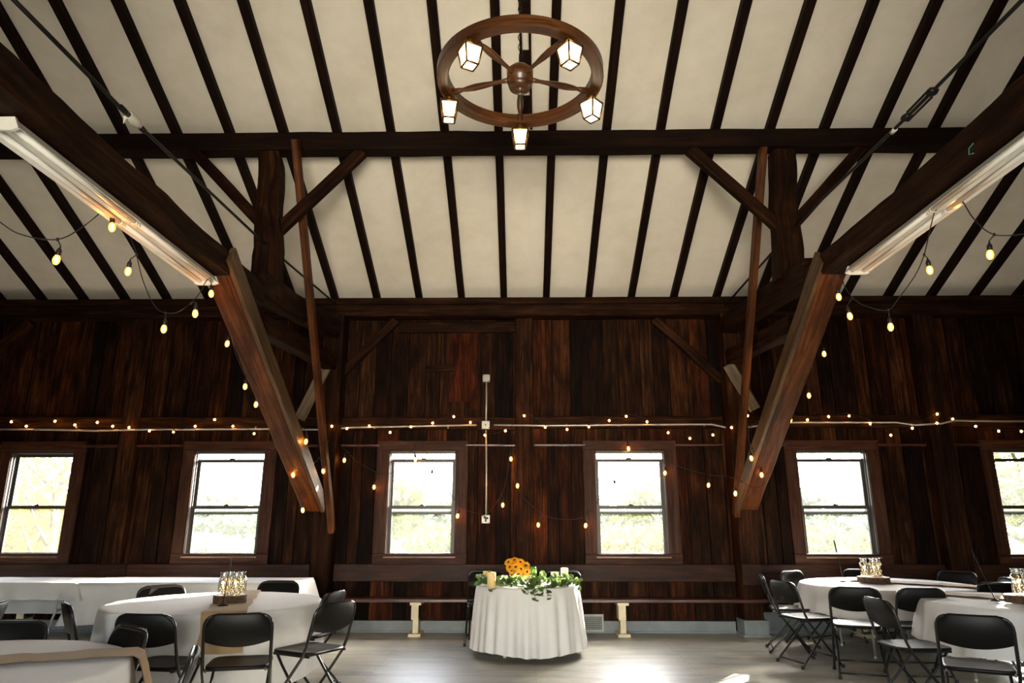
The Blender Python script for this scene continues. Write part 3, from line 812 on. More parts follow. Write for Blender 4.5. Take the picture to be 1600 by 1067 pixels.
# ------------------------------------------------------------------ bench
def bench(label, x0, x1, legs):
    r = empty('wall_bench', ((x0+x1)/2, 9.2, 0)); b = MB()
    b.bar((x0, 9.215, .418), (x1, 9.215, .418), .31, .04, seg=24, rough=.003, ch=.006, side=(0, 1, 0)); b.build('seat', M['bench'], r)
    for x in legs:
        b = MB()
        b.box(x-.07, x+.07, 9.07, 9.36, .365, .397, 1); b.box(x-.035, x+.035, 9.13, 9.30, .03, .365, 2)
        b.box(x-.055, x+.035, 9.11, 9.32, .19, .365, 2); b.box(x-.075, x+.075, 9.05, 9.36, 0, .035, 1)
        b.build('leg', M['cream'], r)
    tag(r, label, 'bench', 'dark bench along the back wall')
bench('dark varnished bench along the wall behind the sweetheart table', -2.44, 4.05, [at(650, 960, 9.15).x, at(973, 960, 9.15).x])
bench('dark varnished bench along the right wall behind the round table', 4.06, XR-.1, [at(1348, 960, 9.15).x, 6.9])
bench('dark varnished bench behind the draped buffet tables on the left', XL+.1, -2.76, [at(36, 960, 9.15).x, -4.2])

# ------------------------------------------------------------------ folding chair
def make_chair():
    r = empty('folding_chair', (0, 0, 0))
    def arc(p, q, s, n=5):   # rounded corner points
        p, q, s = Vector(p), Vector(q), Vector(s)
        return [(p*(1-t)**2+q*2*t*(1-t)+s*t*t) for t in [i/n for i in range(n+1)]]
    hw = .215
    def mpt(x, z):           # main frame line, leaning
        if z > .45: return (x, -.165-(z-.45)*.28, z)
        return (x, -.165+(.45-z)*.80, z)
    pts = [mpt(-hw-.005, .012), mpt(-hw, .25), mpt(-hw, .42), mpt(-hw, .5), mpt(-hw, .60)]
    pts += arc(mpt(-hw, .70), mpt(-hw, .785), mpt(-hw+.085, .785)); pts += arc(mpt(hw-.085, .785), mpt(hw, .785), mpt(hw, .70))
    pts += [mpt(hw, .60), mpt(hw, .5), mpt(hw, .42), mpt(hw, .25), mpt(hw+.005, .012)]
    b = MB(); b.tube(pts, .0115, 8); b.build('main_frame', M['chair_metal'], r)
    b = MB(); b.tube([mpt(-hw, .10), mpt(hw, .10)], .008, 8); b.build('front_crossbar', M['chair_metal'], r)
    hr = .185
    def rpt(x, z): return (x, .13-(.41-z)*.92, z)
    kn = [(-hr, .14, .43)] + [rpt(-hr, .36), rpt(-hr, .2)] + [(-hr-.012, -.205, .06), (-hr-.014, -.245, .012)]
    b = MB(); b.tube(kn, .0105, 8); b.build('rear_leg', M['chair_metal'], r)
    b = MB(); b.tube([(-k[0], k[1], k[2]) for k in kn], .0105, 8); b.build('rear_leg', M['chair_metal'], r)
    b = MB(); b.tube([(-hr-.01, -.213, .045), (hr+.01, -.213, .045)], .008, 8); b.build('rear_crossbar', M['chair_metal'], r)
    b = MB(); b.tube([(-hr, .14, .43), (hr, .14, .43)], .009, 8); b.tube([mpt(-hw, .432), mpt(hw, .432)], .009, 8)
    for sx in (-1, 1): b.bar((sx*.19, -.19, .432), (sx*.19, .17, .432), .012, .018, side=(1, 0, 0))
    b.build('seat_rail', M['chair_metal'], r)
    # seat: rounded, slightly dished
    b = MB(); nu, nv = 20, 10
    def outline(a):
        c, s_ = math.cos(a), math.sin(a); p = .36
        x = .205*math.copysign(abs(c)**p, c); y = .205*math.copysign(abs(s_)**p, s_)
        if y > 0: y *= 1.0
        x *= (1-.10*(1 if y < -.05 else 0)*0)
        return x, y
    def P(i, j):
        a = 2*PI*i/40; x, y = outline(a)
        lv = [(0, .450), (.45, .450), (.8, .453), (.93, .458), (.985, .456), (1.0, .447), (.985, .436), (.90, .434), (0, .434)][j]
        return Vector((x*lv[0], y*lv[0]+.0, lv[1]))
    b.grid(P, 40, 9, True); b.build('seat', M['chair_plastic'], r)
    # backrest: curved panel between the uprights
    b = MB(); n = 16
    def Q(i, j):
        t = -1+2*i/n; x = t*(hw-.004)
        ztop = .80-.0-(.075*max(0, (abs(t)-.62)/.38)**2)
        zbot = .60+.0 - .03*(1-t*t)*.9 - .0
        zb_ = .615-.035*(1-t*t)
        ring = [(0, 0), (.06, .011), (.5, .015), (.94, .011), (1, 0), (.94, -.007), (.5, -.004), (.06, -.007), (0, 0)][j]
        z = zb_+(ztop-zb_)*ring[0]
        y0 = -.165-(z-.45)*.28
        cv = -.030*(1-t*t)
        return Vector((x, y0+cv*1.0-ring[1]+.006, z))
    b.grid(Q, n+1, 9); b.build('backrest', M['chair_plastic'], r)
    for p in (mpt(-hw-.005, .0), mpt(hw+.005, .0), (-hr-.014, -.25, 0), (hr+.014, -.25, 0)):
        b = MB(); b.lathe([(.015, 0), (.016, .012), (.014, .03)], (p[0], p[1], 0), 10); b.build('foot_cap', M['black'], r)
    return r
chair0 = make_chair()
used = [False]
def chair(x, y, deg, label, group):
    o = chair0 if not used[0] else copy_tree(chair0); used[0] = True
    o.location = (x, y, 0); o.rotation_euler = (0, 0, R(deg-90)); tag(o, label, 'chair', group)
GA, GB, GD, GE, GS = 'chairs around the left round table', 'chairs around the bottom left table', 'chairs around the back right round table', 'chairs around the front right table', 'chairs behind the sweetheart table'
TA = (-2.66, 6.28, .88); TB = (-2.84, 3.46, .88); TD = (4.05, 8.12, .88); TE = (4.42, 6.33, .86); TS = (.06, 8.02, .56)
chair(-1.95, 5.10, 103, 'dark folding chair in front of the burlap runner, back to the camera', GA)
chair(-2.47, 5.07, 82, 'dark folding chair at the front left of the left round table, back to the camera', GA)
chair(-3.22, 5.58, 40, 'dark folding chair seen edge-on at the left of the left round table', GA)
chair(-3.24, 6.66, -42, 'folding chair behind the left round table, left of the jars, before the draped buffet', GA)
chair(-2.50, 7.08, -95, 'dark folding chair facing the camera behind the jars on the left round table', GA)
chair(-1.88, 6.34, 168, 'dark folding chair at the right of the left round table, farther of the pair', GA)
chair(-1.63, 5.62, 152, 'dark folding chair at the right of the left round table, nearer of the pair', GA)
chair(-3.14, 4.24, -88, 'dark folding chair with only its wide back showing behind the bottom left table', GB)
chair(-2.44, 4.05, 232, 'dark folding chair with turned backrest between the bottom left and left tables', GB)
chair(-1.82, 3.42, 202, 'dark folding chair seen edge-on at the right end of the bottom left table', GB)
chair(-4.20, 5.35, 200, 'dark folding chair just peeking in at the far left edge', GB)
chair(2.98, 8.18, -14, 'folding chair at the left of the back right table, seen almost edge-on', GD)
chair(2.90, 7.48, 15, 'folding chair front left of the back right table, its empty seat toward the table', GD)
chair(3.42, 8.62, -58, 'folding chair beside the wall bench at the far left corner of the back right table', GD)
chair(3.16, 6.98, 70, 'dark folding chair in front of the back right table, back to the camera', GD)
chair(3.66, 6.92, 86, 'dark folding chair wedged between the two right tables, back to the camera', GD)
chair(4.72, 7.46, 150, 'blue-lit folding chair at the right of the back right table, nearer one', GD)
chair(5.0, 7.90, 170, 'blue-lit folding chair at the right of the back right table, farther one', GD)
chair(5.12, 8.72, 218, 'dark folding chair at the far back corner of the back right table', GD)
chair(4.27, 8.90, -90, 'folding chair top just showing behind the jars on the back right table', GD)
chair(3.08, 5.84, 2, 'dark folding chair standing sideways at the left of the front right table', GE)
chair(3.08, 5.07, 62, 'big near folding chair in front of the front right table, back to the camera', GE)
chair(4.75, 7.02, -88, 'dark folding chair low behind the front right table', GE)
chair(-.44, 8.62, -90, 'folding chair behind the left side of the sweetheart table', GS)
chair(.50, 8.62, -90, 'folding chair behind the right side of the sweetheart table', GS)

# ------------------------------------------------------------------ tables and cloths
ZTB = .705
def round_table(T, label, wheel=False, white=False):
    x, y, r_ = T; r = empty('round_table', (x, y, 0)); b = MB()
    b.lathe([(r_-.03, -.02), (r_-.012, -.016), (r_-.012, 0), (r_-.03, .002)], (x, y, ZTB), 48); b.build('tabletop', M['enamel'], r)
    for k in range(4):
        a = PI/4+k*PI/2; l = r_*.62; b = MB()
        b.tube([(x+l*math.cos(a), y+l*math.sin(a), ZTB-.02), (x+l*math.cos(a), y+l*math.sin(a), .02)], .013, 8)
        b.lathe([(.017, 0), (.017, .03)], (x+l*math.cos(a), y+l*math.sin(a), 0), 10); b.build('leg', M['steel' if not white else 'enamel'], r)
    for sx in (-1, 1):
        b = MB(); l = r_*.62*.7071; b.tube([(x+sx*l, y-l, .2), (x+sx*l, y+l, .2)], .01, 8); b.build('leg_brace', M['steel'], r)
    tag(r, label, 'table', 'round tables under white cloths')
def round_cloth(T, label, zh, nf, amp, flare, seed, zvar=0.02, dents=()):
    x, y, r_ = T; rs = random.Random(seed); n = 288; b = MB()
    ph = [(rs.uniform(0, 2*PI), rs.uniform(.6, 1.3), nf*rs.uniform(.75, 1.25)) for _ in range(3)]
    hp_ = [(rs.uniform(0, 2*PI), rs.choice([2, 3, 4, 5])) for _ in range(3)]
    rad = [(0, 0), (.25, 0), (.5, 0), (.75, 0), (.93, 0), (.985, 0), (1.0, -.004), (1.010, -.014)]
    nd = 14
    zt = ZTB+.006
    def P(i, j):
        a = 2*PI*i/n
        if j < len(rad):
            rr = r_*rad[j][0]; z = zt+rad[j][1]
            z += .0025*noise.noise(Vector((x+rr*math.cos(a), y+rr*math.sin(a), 0))*6) if j < 6 else 0
            return Vector((x+rr*math.cos(a), y+rr*math.sin(a), z))
        t = (j-len(rad)+1)/nd
        w = 0
        for (p, m_, f) in ph: w += m_*math.sin(round(f)*a+p)
        w = w/3; w = math.copysign(abs(w)**.8, w)
        hh = zh+zvar*sum(math.sin(k*a+p) for p, k in hp_)/1.6+amp*.35*w
        z = zt-.014+(hh-(zt-.014))*t
        rr = r_*1.012+flare*t**.8+amp*w*t**.7
        for (da, wd, dep) in dents:
            dd = (a-R(da)+PI) % (2*PI)-PI; rr -= dep*math.exp(-(dd/R(wd))**2)*t
        return Vector((x+rr*math.cos(a), y+rr*math.sin(a), z))
    b.grid(P, n, len(rad)+nd, True)
    o = b.build('tablecloth', M['cloth']); tag(o, label, 'tablecloth', 'white cloths on the round tables')
    return o
round_table(TA, 'round table under the white cloth at left with burlap runner and jars')
round_cloth(TA, 'white cloth on the left round table, crossed by a hanging burlap runner', .16, 15, .04, .035, 4, .05)
round_table(TB, 'round table under the white cloth at the bottom left corner')
round_cloth(TB, 'creased white cloth on the table cropped by the bottom left corner', .30, 14, .04, .05, 9, .04)
round_table(TD, 'round table under the sunlit cloth at right near the wall')
round_cloth(TD, 'sunlit white cloth on the round table at right near the wall', .42, 15, .045, .05, 12, .03)
round_table(TE, 'round table under the cloth at the right edge of the picture')
round_cloth(TE, 'white cloth in shade on the nearer round table at the right edge', .35, 19, .055, .06, 15, .02)
round_table(TS, 'small round sweetheart table under the floor-length cloth', white=True)
round_cloth(TS, 'floor-length pleated white cloth on the small sweetheart table', .07, 26, .042, .06, 22, .010)

# rectangular buffet tables with cloths
def rect_table(label, clabel, x0, x1, y0, y1, zh, zback, sw):
    r = empty('folding_table', ((x0+x1)/2, (y0+y1)/2, 0)); b = MB()
    b.box(x0+.01, x1-.01, y0+.01, y1-.01, ZTB-.035, ZTB, 0); b.build('tabletop', M['enamel'], r)
    for sx in (x0+.28, x1-.28):
        for sy in (y0+.12, y1-.12):
            b = MB(); dx = .08 if sx > (x0+x1)/2 else -.08
            b.tube([(sx, sy, ZTB-.035), (sx, sy, .38), (sx-dx*.3, sy, .30), (sx-dx*.6, sy, .01)], .014, 8); b.build('leg', M['steel'], r)
        b = MB(); b.tube([(sx, y0+.12, .40), (sx, y1-.12, .40)], .012, 8); b.tube([(sx, (y0+y1)/2, .40), (sx-.3*(1 if sx > (x0+x1)/2 else -1), (y0+y1)/2, ZTB-.03)], .009, 8); b.build('leg_brace', M['steel'], r)
    tag(r, label, 'table', 'long buffet tables by the left wall')
    # cloth: rounded-rectangle path hanging down
    b = MB(); per = []
    def add(xa, ya, xb, yb, n):
        for k in range(n): per.append((xa+(xb-xa)*k/n, ya+(yb-ya)*k/n))
    add(x0, y0, x1, y0, 60); add(x1, y0, x1, y1, 20); add(x1, y1, x0, y1, 60); add(x0, y1, x0, y0, 20)
    n = len(per); cx, cy = (x0+x1)/2, (y0+y1)/2; rs = random.Random(int(x0*100) % 97)
    def P(i, j):
        px, py = per[i]; nx = 0; ny = 0
        if i < 60: ny = -1
        elif i < 80: nx = 1
        elif i < 140: ny = 1
        else: nx = -1
        if j <= 4: t = [0, .4, .8, .97, 1.0][j]; return Vector((cx+(px-cx)*t, cy+(py-cy)*t, ZTB+.005+.002*noise.noise(Vector((px*4*t, py*4*t, 1)))))
        t = (j-4)/10
        cd = min(math.dist((px, py), q) for q in ((x0, y0), (x1, y0), (x1, y1), (x0, y1)))
        hem = zh if ny == -1 else (zback if ny == 1 else sw)
        flare = .012+.10*math.exp(-(cd/.12)**2)
        wv = .010*math.sin(i*.75)+.008*math.sin(i*.31+1)
        dx = nx; dy = ny
        if cd < .12: dx = (px-cx)/abs(px-cx); dy = (py-cy)/abs(py-cy)
        off = flare*t+wv*t
        return Vector((px+dx*off+.006*dx, py+dy*off+.006*dy, ZTB+.005+(hem-ZTB)*t))
    b.grid(P, n, 15, True)
    tag(b.build('tablecloth', M['cloth']), clabel, 'tablecloth', 'white cloths on the buffet tables')
xa = at(125, 911, 8.12).x; xb = at(484, 907, 8.2).x-.15
rect_table('long folding table by the left wall, right one of two', 'long-hanging white cloth on the right buffet table by the left wall', xa-.01, xb, 8.12, 8.85, .26, .30, .26)
rect_table('long folding table by the left wall, cropped by the left edge', 'short-hanging white cloth on the buffet table at the left edge, legs showing below', xa-2.47, xa-.03, 8.12, 8.85, .52, .28, .52)

# burlap runners
def runner(label, T, pts, w, hang0, hang1, seed):
    # pts: plan path across the table top; then hangs over the rim by hang metres
    rs = random.Random(seed); x, y, r_ = T; a, c = Vector((*pts[0], 0)), Vector((*pts[1], 0)); d = (c-a).normalized(); sd = Vector((-d.y, d.x, 0))
    path = []
    z0 = ZTB+.0145
    if hang0: 
        for k in range(6, 0, -1): path.append((a-d*(.045+.04*k/6), z0-.03-hang0*k/6, 0))
        path.append((a-d*.035, z0-.012, 0))
    L = (c-a).length; n = 30
    for k in range(n+1):
        path.append((a+d*(L*k/n), z0, 1))
    if hang1:
        path.append((c+d*.035, z0-.012, 0))
        for k in range(1, 10): path.append((c+d*(.045+.085*k/9), z0-.03-hang1*k/9, 0))
    b = MB(); m_ = 12; N_ = len(path)
    for s_ in (0, 1):
        def P(i, j):
            p, z, f = path[i]; t = -1+2*j/(m_)
            ww = w/2*(1+.05*math.sin(i*.7+seed))
            q = p+sd*(t*ww)
            zz = z+(.0035 if s_ else 0)
            if f: zz += .004+.007*max(0, math.sin(i*1.1+seed+t*.6))**4 
            else:
                q = q+d*(.012*math.sin(t*4+seed))*(1 if i > n/2 else -1)
                if s_: q = q+d*(.0035 if i > n/2 else -.0035)
            return Vector((q.x, q.y, zz))
        b.grid(P, N_, m_+1)
    tag(b.build('table_runner', M['burlap']), label, 'table runner', 'burlap runners on the round tables')
runner('burlap runner crossing the left round table and hanging over its front', TA, [(-2.74, 7.10), (-2.26, 5.50)], .31, .1, .24, 1)
runner('rumpled burlap runner across the bottom left table', TB, [(-3.66, 3.18), (-2.05, 3.89)], .26, .1, .30, 2)
runner('burlap runner on the sunlit back right table beside the wood slice', TD, [(3.85, 8.5), (4.775, 7.59)], .30, 0, .14, 3)
runner('rumpled burlap runner on the shaded front right table', TE, [(3.95, 7.0), (5.0, 5.75)], .30, .05, .2, 5)

# ------------------------------------------------------------------ centrepieces
def log_slice(label, x, y, z, r_, h, seed):
    r = empty('wood_slice', (x, y, z)); rs = random.Random(seed); ph = [rs.uniform(0, 6.28) for _ in range(4)]
    def rad(a): return r_*(1+.05*math.sin(2*a+ph[0])+.04*math.sin(3*a+ph[1])+.02*math.sin(9*a+ph[2]))
    b = MB(); n = 48
    b.grid(lambda i, j: Vector((x+rad(2*PI*i/n)*(1+.02*math.sin(i*2.3+j))*math.cos(2*PI*i/n), y+rad(2*PI*i/n)*(1+.02*math.sin(i*2.3+j))*math.sin(2*PI*i/n), z+h*j/4)), n, 5, True, False)
    b.build('bark', M['walnutside'], r)
    b = MB(); b.grid(lambda i, j: Vector((x+rad(2*PI*i/n)*.99*j/4*math.cos(2*PI*i/n), y+rad(2*PI*i/n)*.99*j/4*math.sin(2*PI*i/n), z+h+.001)), n, 5, True, False)
    b.build('cut_face', M['logtop'], r)
    return tag(r, label, 'wood slice', 'wood slices under the jars')
def make_jar():
    r = empty('mason_jar', (0, 0, 0)); b = MB()
    b.lathe([(.036, 0), (.040, .006), (.041, .02), (.041, .10), (.038, .125), (.030, .137), (.029, .145), (.031, .147), (.031, .152), (.0295, .156), (.031, .160), (.030, .168)], (0, 0, 0), 24, True, False)
    b.build('jar_body', M['jar'], r)
    b = MB(); b.tube([(.0305*math.cos(k*PI/10), .0305*math.sin(k*PI/10), .168) for k in range(20)], .0028, 6, True); b.build('jar_rim', M['jar'], r)
    return r
def make_fairy():
    r = empty('fairy_lights', (0, 0, 0)); rs = random.Random(2); pts = []
    for k in range(60):
        a = k*1.9; q = .012+.02*rs.random(); pts.append((q*math.cos(a), q*math.sin(a), .008+.115*k/60+rs.uniform(-.01, .01) if k > 2 else .01))
    b = MB(); b.tube(pts, .0009, 4); b.build('wire', M['brass'], r)
    b = MB()
    for k in range(0, 60, 2): b.lathe([(0, -.0035), (.0032, 0), (0, .0035)], pts[k], 6, False, False)
    tag(b.build('light_beads', M['fairy'], r), kind=None)
    return r
jar0, fa0 = make_jar(), make_fairy(); uj = [False]
def jar(x, y, z, sc_, label, group, flabel):
    global jar0, fa0
    a, c = (jar0, fa0) if not uj[0] else (copy_tree(jar0), copy_tree(fa0)); uj[0] = True
    for o in (a, c): o.location = (x, y, z+(.0 if o is a else .002)); o.scale = (sc_,)*3; o.rotation_euler = (0, 0, rnd.uniform(0, 6))
    tag(a, label, 'jar', group); tag(c, flabel, 'lights', 'warm fairy lights inside the jars')
def cardstand(label, x, y, z, h, lean):
    r = empty('table_number_stand', (x, y, z)); b = MB(); b.lathe([(.045, 0), (.046, .004), (.02, .012), (.006, .02)], (x, y, z), 20); b.build('base', M['iron'], r)
    b = MB(); b.tube([(x, y, z+.015), (x+lean*.5, y, z+h*.5), (x+lean, y, z+h)], .0035, 6); b.build('rod', M['iron'], r)
    b = MB(); b.bar((x+lean*.72, y, z+h*.72), (x+lean, y, z+h), .012, .009); b.build('clip', M['iron'], r)
    tag(r, label, 'stand', 'thin black table number stands')
ZC = ZTB+.020
# table A
log_slice('round bark-edged wood slice holding jars on the left round table', *at(362, 931, 5.75).xy[:], ZC, .115, .055, 3) if False else None
cA = (at(361, 930, 6.05).x, 6.05)
log_slice('bark-edged wood slice holding four jars on the left round table', cA[0], cA[1], ZC, .125, .065, 3)
zj = ZC+.067
for k, (dx, dy, t) in enumerate([(-.052, -.045, 'front left'), (.05, -.04, 'front right'), (-.045, .055, 'back left'), (.055, .055, 'back right')]):
    jar(cA[0]+dx, cA[1]+dy, zj, 1.05, f'glass jar of warm fairy lights on the left round table, {t} of four', 'jars on the left round table', f'warm fairy lights in the {t} jar on the left round table')
cardstand('thin black stand before the jars on the left round table', cA[0]+.02, cA[1]-.20, ZC, .36, .035)
# table D
cD = (at(1362, 904, 8.2).x, 8.15)
log_slice('oval wood slice under the jars on the sunlit back right table', cD[0], cD[1], ZC, .17, .055, 6)
for dx, dy, t in [(-.095, -.02, 'left'), (-.005, -.05, 'middle'), (.075, .02, 'right')]:
    jar(cD[0]+dx-.01, cD[1]+dy, ZC+.057, 1.15, f'bright glass jar on the back right table, {t} of three', 'jars on the back right table', f'warm fairy lights in the {t} jar on the back right table')
cardstand('thin black stand left of the jars on the back right table', at(1318, 905, 8.3).x, 8.3, ZTB+.008, .46, -.06)
# table E
cE = (at(1612, 935, 6.15).x, 6.12)
log_slice('dark wood slice under the jars at the right edge', cE[0], cE[1], ZC+.004, .20, .06, 8)
for dx, dy, t in [(-.125, -.02, 'left'), (-.05, -.05, 'middle'), (.03, 0, 'right')]:
    jar(cE[0]+dx, cE[1]+dy, ZC+.066, 1.25, f'shaded glass jar at the right picture edge, {t} of three', 'jars on the front right table', f'golden fairy lights in the {t} jar at the right edge')
cardstand('thin black stand left of the jars on the front right table', at(1553, 926, 6.3).x, 6.3, ZC, .42, -.13)
# table B: jar just at the picture edge
log_slice('wood slice on the bottom left table, cropped by the picture edge', -3.2, 3.62, ZC+.006, .12, .05, 9)
jar(-3.06, 3.64, ZC+.058, 1.1, 'glass jar at the far left picture edge on the bottom left table', 'jars on the bottom left table', 'warm fairy lights in the jar at the far left edge')

# ------------------------------------------------------------------ sweetheart table dressing
ZS_ = ZTB+.010
def candle(label, px, py, Y, r_, h, mat):
    p = at(px, py, Y); r = empty('pillar_candle', (p.x, Y, ZS_)); b = MB()
    b.lathe([(r_, 0), (r_, h-.004), (r_-.004, h), (r_*.7, h-.003), (r_*.3, h-.010), (0.002, h-.011)], (p.x, Y, ZS_), 24, True, True); b.build('wax_body', M[mat], r)
    b = MB(); b.tube([(p.x, Y, ZS_+h-.012), (p.x+.002, Y, ZS_+h+.006)], .0015, 5); b.build('wick', M['black'], r)
    tag(r, label, 'candle', 'pillar candles on the sweetheart table')
candle('ivory pillar candle at the left front of the sweetheart table', 768, 905, 7.56, .045, .15, 'wax')
candle('ivory pillar candle at the back left behind the greenery', 760, 902, 8.02, .038, .13, 'wax')
candle('short white pillar candle in front of the green can', 832, 905, 7.80, .045, .10, 'waxw')
candle('white pillar candle right of the greenery gap', 867, 900, 7.95, .046, .125, 'waxw')
candle('tall white pillar candle at the right end of the sweetheart table', 882, 898, 8.02, .042, .165, 'waxw')
candle('low white candle hidden in the greenery left of the sunflowers', 788, 905, 7.95, .042, .09, 'waxw')
p = at(833.5, 900, 8.1); r = empty('drink_can', (p.x, 8.1, ZS_)); b = MB()
b.lathe([(.026, 0), (.033, .01), (.033, .155), (.028, .168)], (p.x, 8.1, ZS_), 24); b.build('can_body', M['can_green'], r)
b = MB(); b.lathe([(.028, .168), (.027, .171), (.024, .169), (0.001, .169)], (p.x, 8.1, ZS_), 24, False, True); b.build('can_lid', M['can_metal'], r)
tag(r, 'tall green drink can right of the sunflowers', 'can')

# sunflower bouquet
sb = at(812, 893, 7.92); r = empty('sunflower_bouquet', (sb.x, 7.92, ZS_))
b = MB()
rs = random.Random(4)
heads = [(795, 879), (804, 876), (813, 879), (821, 884), (823, 893), (820, 902), (806, 886), (814, 889), (800, 891), (797, 886), (810, 897), (817, 896)]
for k, (px, py) in enumerate(heads):
    c = at(px, py, 7.88+.05*((k*7) % 3)); nrm = Vector(((px-810)/26, -1.2+.3*rs.random(), (890-py)/16+.25)).normalized()
    tm = nrm.to_track_quat('Z', 'Y').to_matrix()
    f = MB(); 
    for ring, (cnt, rl, lift) in enumerate([(14, .050, .004), (12, .041, .011)]):
        for q in range(cnt):
            a = 2*PI*q/cnt+ring*.2+rs.uniform(-.08, .08); rl2 = rl*rs.uniform(.9, 1.1); s0 = len(f.v)
            d = Vector((math.cos(a), math.sin(a), 0)); e = Vector((-d.y, d.x, 0))
            for (t, w_, zz) in [(.3, .3, lift), (.55, 1, lift+.006), (.8, .75, lift+.007), (1.05, .05, lift+.002)]:
                for sg in (-1, 1): f.v.append(tuple(c+tm @ (d*rl2*t+e*sg*.010*w_+Vector((0, 0, zz))))); f.tone.append(1)
            for u in range(3): f.face((s0+u*2, s0+u*2+1, s0+u*2+3, s0+u*2+2), None, True)
    o = f.build('sunflower', M['petal'], r)
    g = MB(); g.lathe([(.017, 0), (.017, .009), (.012, .014), (.0, .015)], c, 14, tilt=tm); g.build('flower_centre', M['seedhead'], o)
    b.tube([c-nrm*.002, c-nrm*.03+Vector((0, 0, -.01)), Vector((sb.x+.01, 7.99, ZS_+.05)), Vector((sb.x+.015+rs.uniform(-.01, .01), 8.02, ZS_+.004))], .003, 5)
b.build('stems', M['stemgreen'], r)
tag(r, 'bouquet of golden sunflowers standing on the sweetheart table', 'bouquet')

# eucalyptus garland
r = empty('eucalyptus_garland', (.06, 7.6, ZS_)); rs = random.Random(12)
st = MB(); lf = MB(); gpath = []
for k in range(41):
    t = k/40; a = R(198+144*t); gpath.append(Vector((TS[0]+(.50+.02*math.sin(k*.9))*math.cos(a), TS[1]+(.50+.03*math.sin(k*1.3))*math.sin(a), ZS_+.018+.008*math.sin(k))))
st.tube(gpath, .004, 6)
def leaf(mb, c, d, up, L, W):
    d = d.normalized(); sd = d.cross(up).normalized(); nn_ = sd.cross(d); s0 = len(mb.v)
    n = 10; mb.v.append(tuple(c)); mb.tone.append(1)
    for k in range(n):
        a = 2*PI*k/n; P_ = c+d*(L/2)+d*(-math.cos(a)*L/2)+sd*(math.sin(a)*W/2)+nn_*(.15*L*(math.sin(a)**2)*.5)
        mb.v.append(tuple(P_)); mb.tone.append(1)
    m0 = len(mb.v); mb.v.append(tuple(c+d*(L/2)-nn_*.0)); mb.tone.append(1)
    for k in range(n): mb.face((m0, s0+1+k, s0+1+(k+1) % n), None, True)
for k in range(120):
    g = gpath[rs.randrange(41)]
    side = rs.random(); d = Vector((rs.uniform(-1, 1), rs.uniform(-1, .5), rs.uniform(-.05, .9)))
    L = rs.uniform(.04, .12)
    if 14 < gpath.index(g) < 30 and rs.random() < .35: d = Vector((rs.uniform(-.5, .5), -1, -.3)); L = rs.uniform(.06, .12)
    d.normalize(); pts = [g+d*L*t+Vector((0, 0, -.035*t*t if d.z < .2 else 0)) for t in (0, .33, .66, 1)]
    cc = Vector((TS[0], TS[1], 0))
    for i_, p_ in enumerate(pts):
        rr = math.hypot(p_.x-cc.x, p_.y-cc.y)
        if rr < TS[2] and p_.z < ZS_+.006: p_.z = ZS_+.006
        if rr > TS[2]: p_.z -= (rr-TS[2])*.9
    st.tube(pts, .0016, 4)
    for t in (1, 2, 3):
        for sg in (-1, 1):
            dd = (d+Vector((rs.uniform(-.8, .8), rs.uniform(-.8, .3), rs.uniform(-.2, .7)))*.9).normalized()
            leaf(lf, pts[t], dd, Vector((rs.uniform(-.4, .4), -.7, .7)).normalized(), rs.uniform(.042, .066), rs.uniform(.034, .052))
st.build('stems', M['stemgreen'], r); lf.build('leaves', M['euca'], r)
for k in range(9):
    g = gpath[[3, 9, 11, 17, 20, 25, 28, 31, 34][k]]+Vector((rs.uniform(-.02, .02), -.02+rs.uniform(-.02, .02), .035+rs.uniform(0, .03))); f = MB()
    for q in range(6):
        a = q*PI/3; leaf(f, g, Vector((math.cos(a), -.2, math.sin(a))), Vector((0, -1, .2)), .017, .013)
    f.build('white_blossom', M['whitepetal'], r)
tag(r, 'green eucalyptus garland with small white flowers along the sweetheart table front', 'garland')

# ------------------------------------------------------------------ string lights
def make_bulb_parts(r, c, s=1.0, lit=True, tilt=Vector((0, 0, 0)), big=True):
    # c = centre of glass
    ax = (Vector((0, 0, 1))+tilt).normalized(); tm = ax.to_track_quat('Z', 'Y').to_matrix()
    if big:
        b = MB(); b.lathe([(.002, -.034), (.012, -.030), (.020, -.016), (.0225, -.002), (.020, .014), (.014, .028), (.012, .034)], c, 14, tilt=tm)
        g = b.build('bulb', M['bulblit' if lit else 'bulbglass'], r)
        if lit:
            b = MB(); b.lathe([(.0, -.022), (.007, -.017), (.009, 0), (.007, .016), (.0, .021)], c, 8, tilt=tm); b.build('filament', M['filament'], g)
        b = MB(); b.lathe([(.0145, .030), (.0165, .036), (.0165, .062), (.013, .070), (.006, .082), (.004, .095)], c, 12, tilt=tm); b.build('socket', M['black'], r)
        return Vector(c)+tm @ Vector((0, 0, .095))
    b = MB(); b.lathe([(.001, -.016), (.011, -.011), (.0155, 0), (.011, .011), (.006, .016)], c, 10, tilt=tm); b.build('bulb', M['globe'] if lit else M['bulbglass'], r)
    b = MB(); b.lathe([(.007, .013), (.0085, .018), (.0085, .036), (.003, .044)], c, 8, tilt=tm); b.build('socket', M['black'], r)
    return Vector(c)+tm @ Vector((0, 0, .044))
def smooth(pts, n=6):
    out = []; P = [pts[0]]+list(pts)+[pts[-1]]
    for i in range(1, len(P)-2):
        for k in range(n):
            t = k/n; p0, p1, p2, p3 = P[i-1], P[i], P[i+1], P[i+2]
            out.append(.5*((2*p1)+(-p0+p2)*t+(2*p0-5*p1+4*p2-p3)*t*t+(-p0+3*p1-3*p2+p3)*t**3))
    out.append(pts[-1]); return out
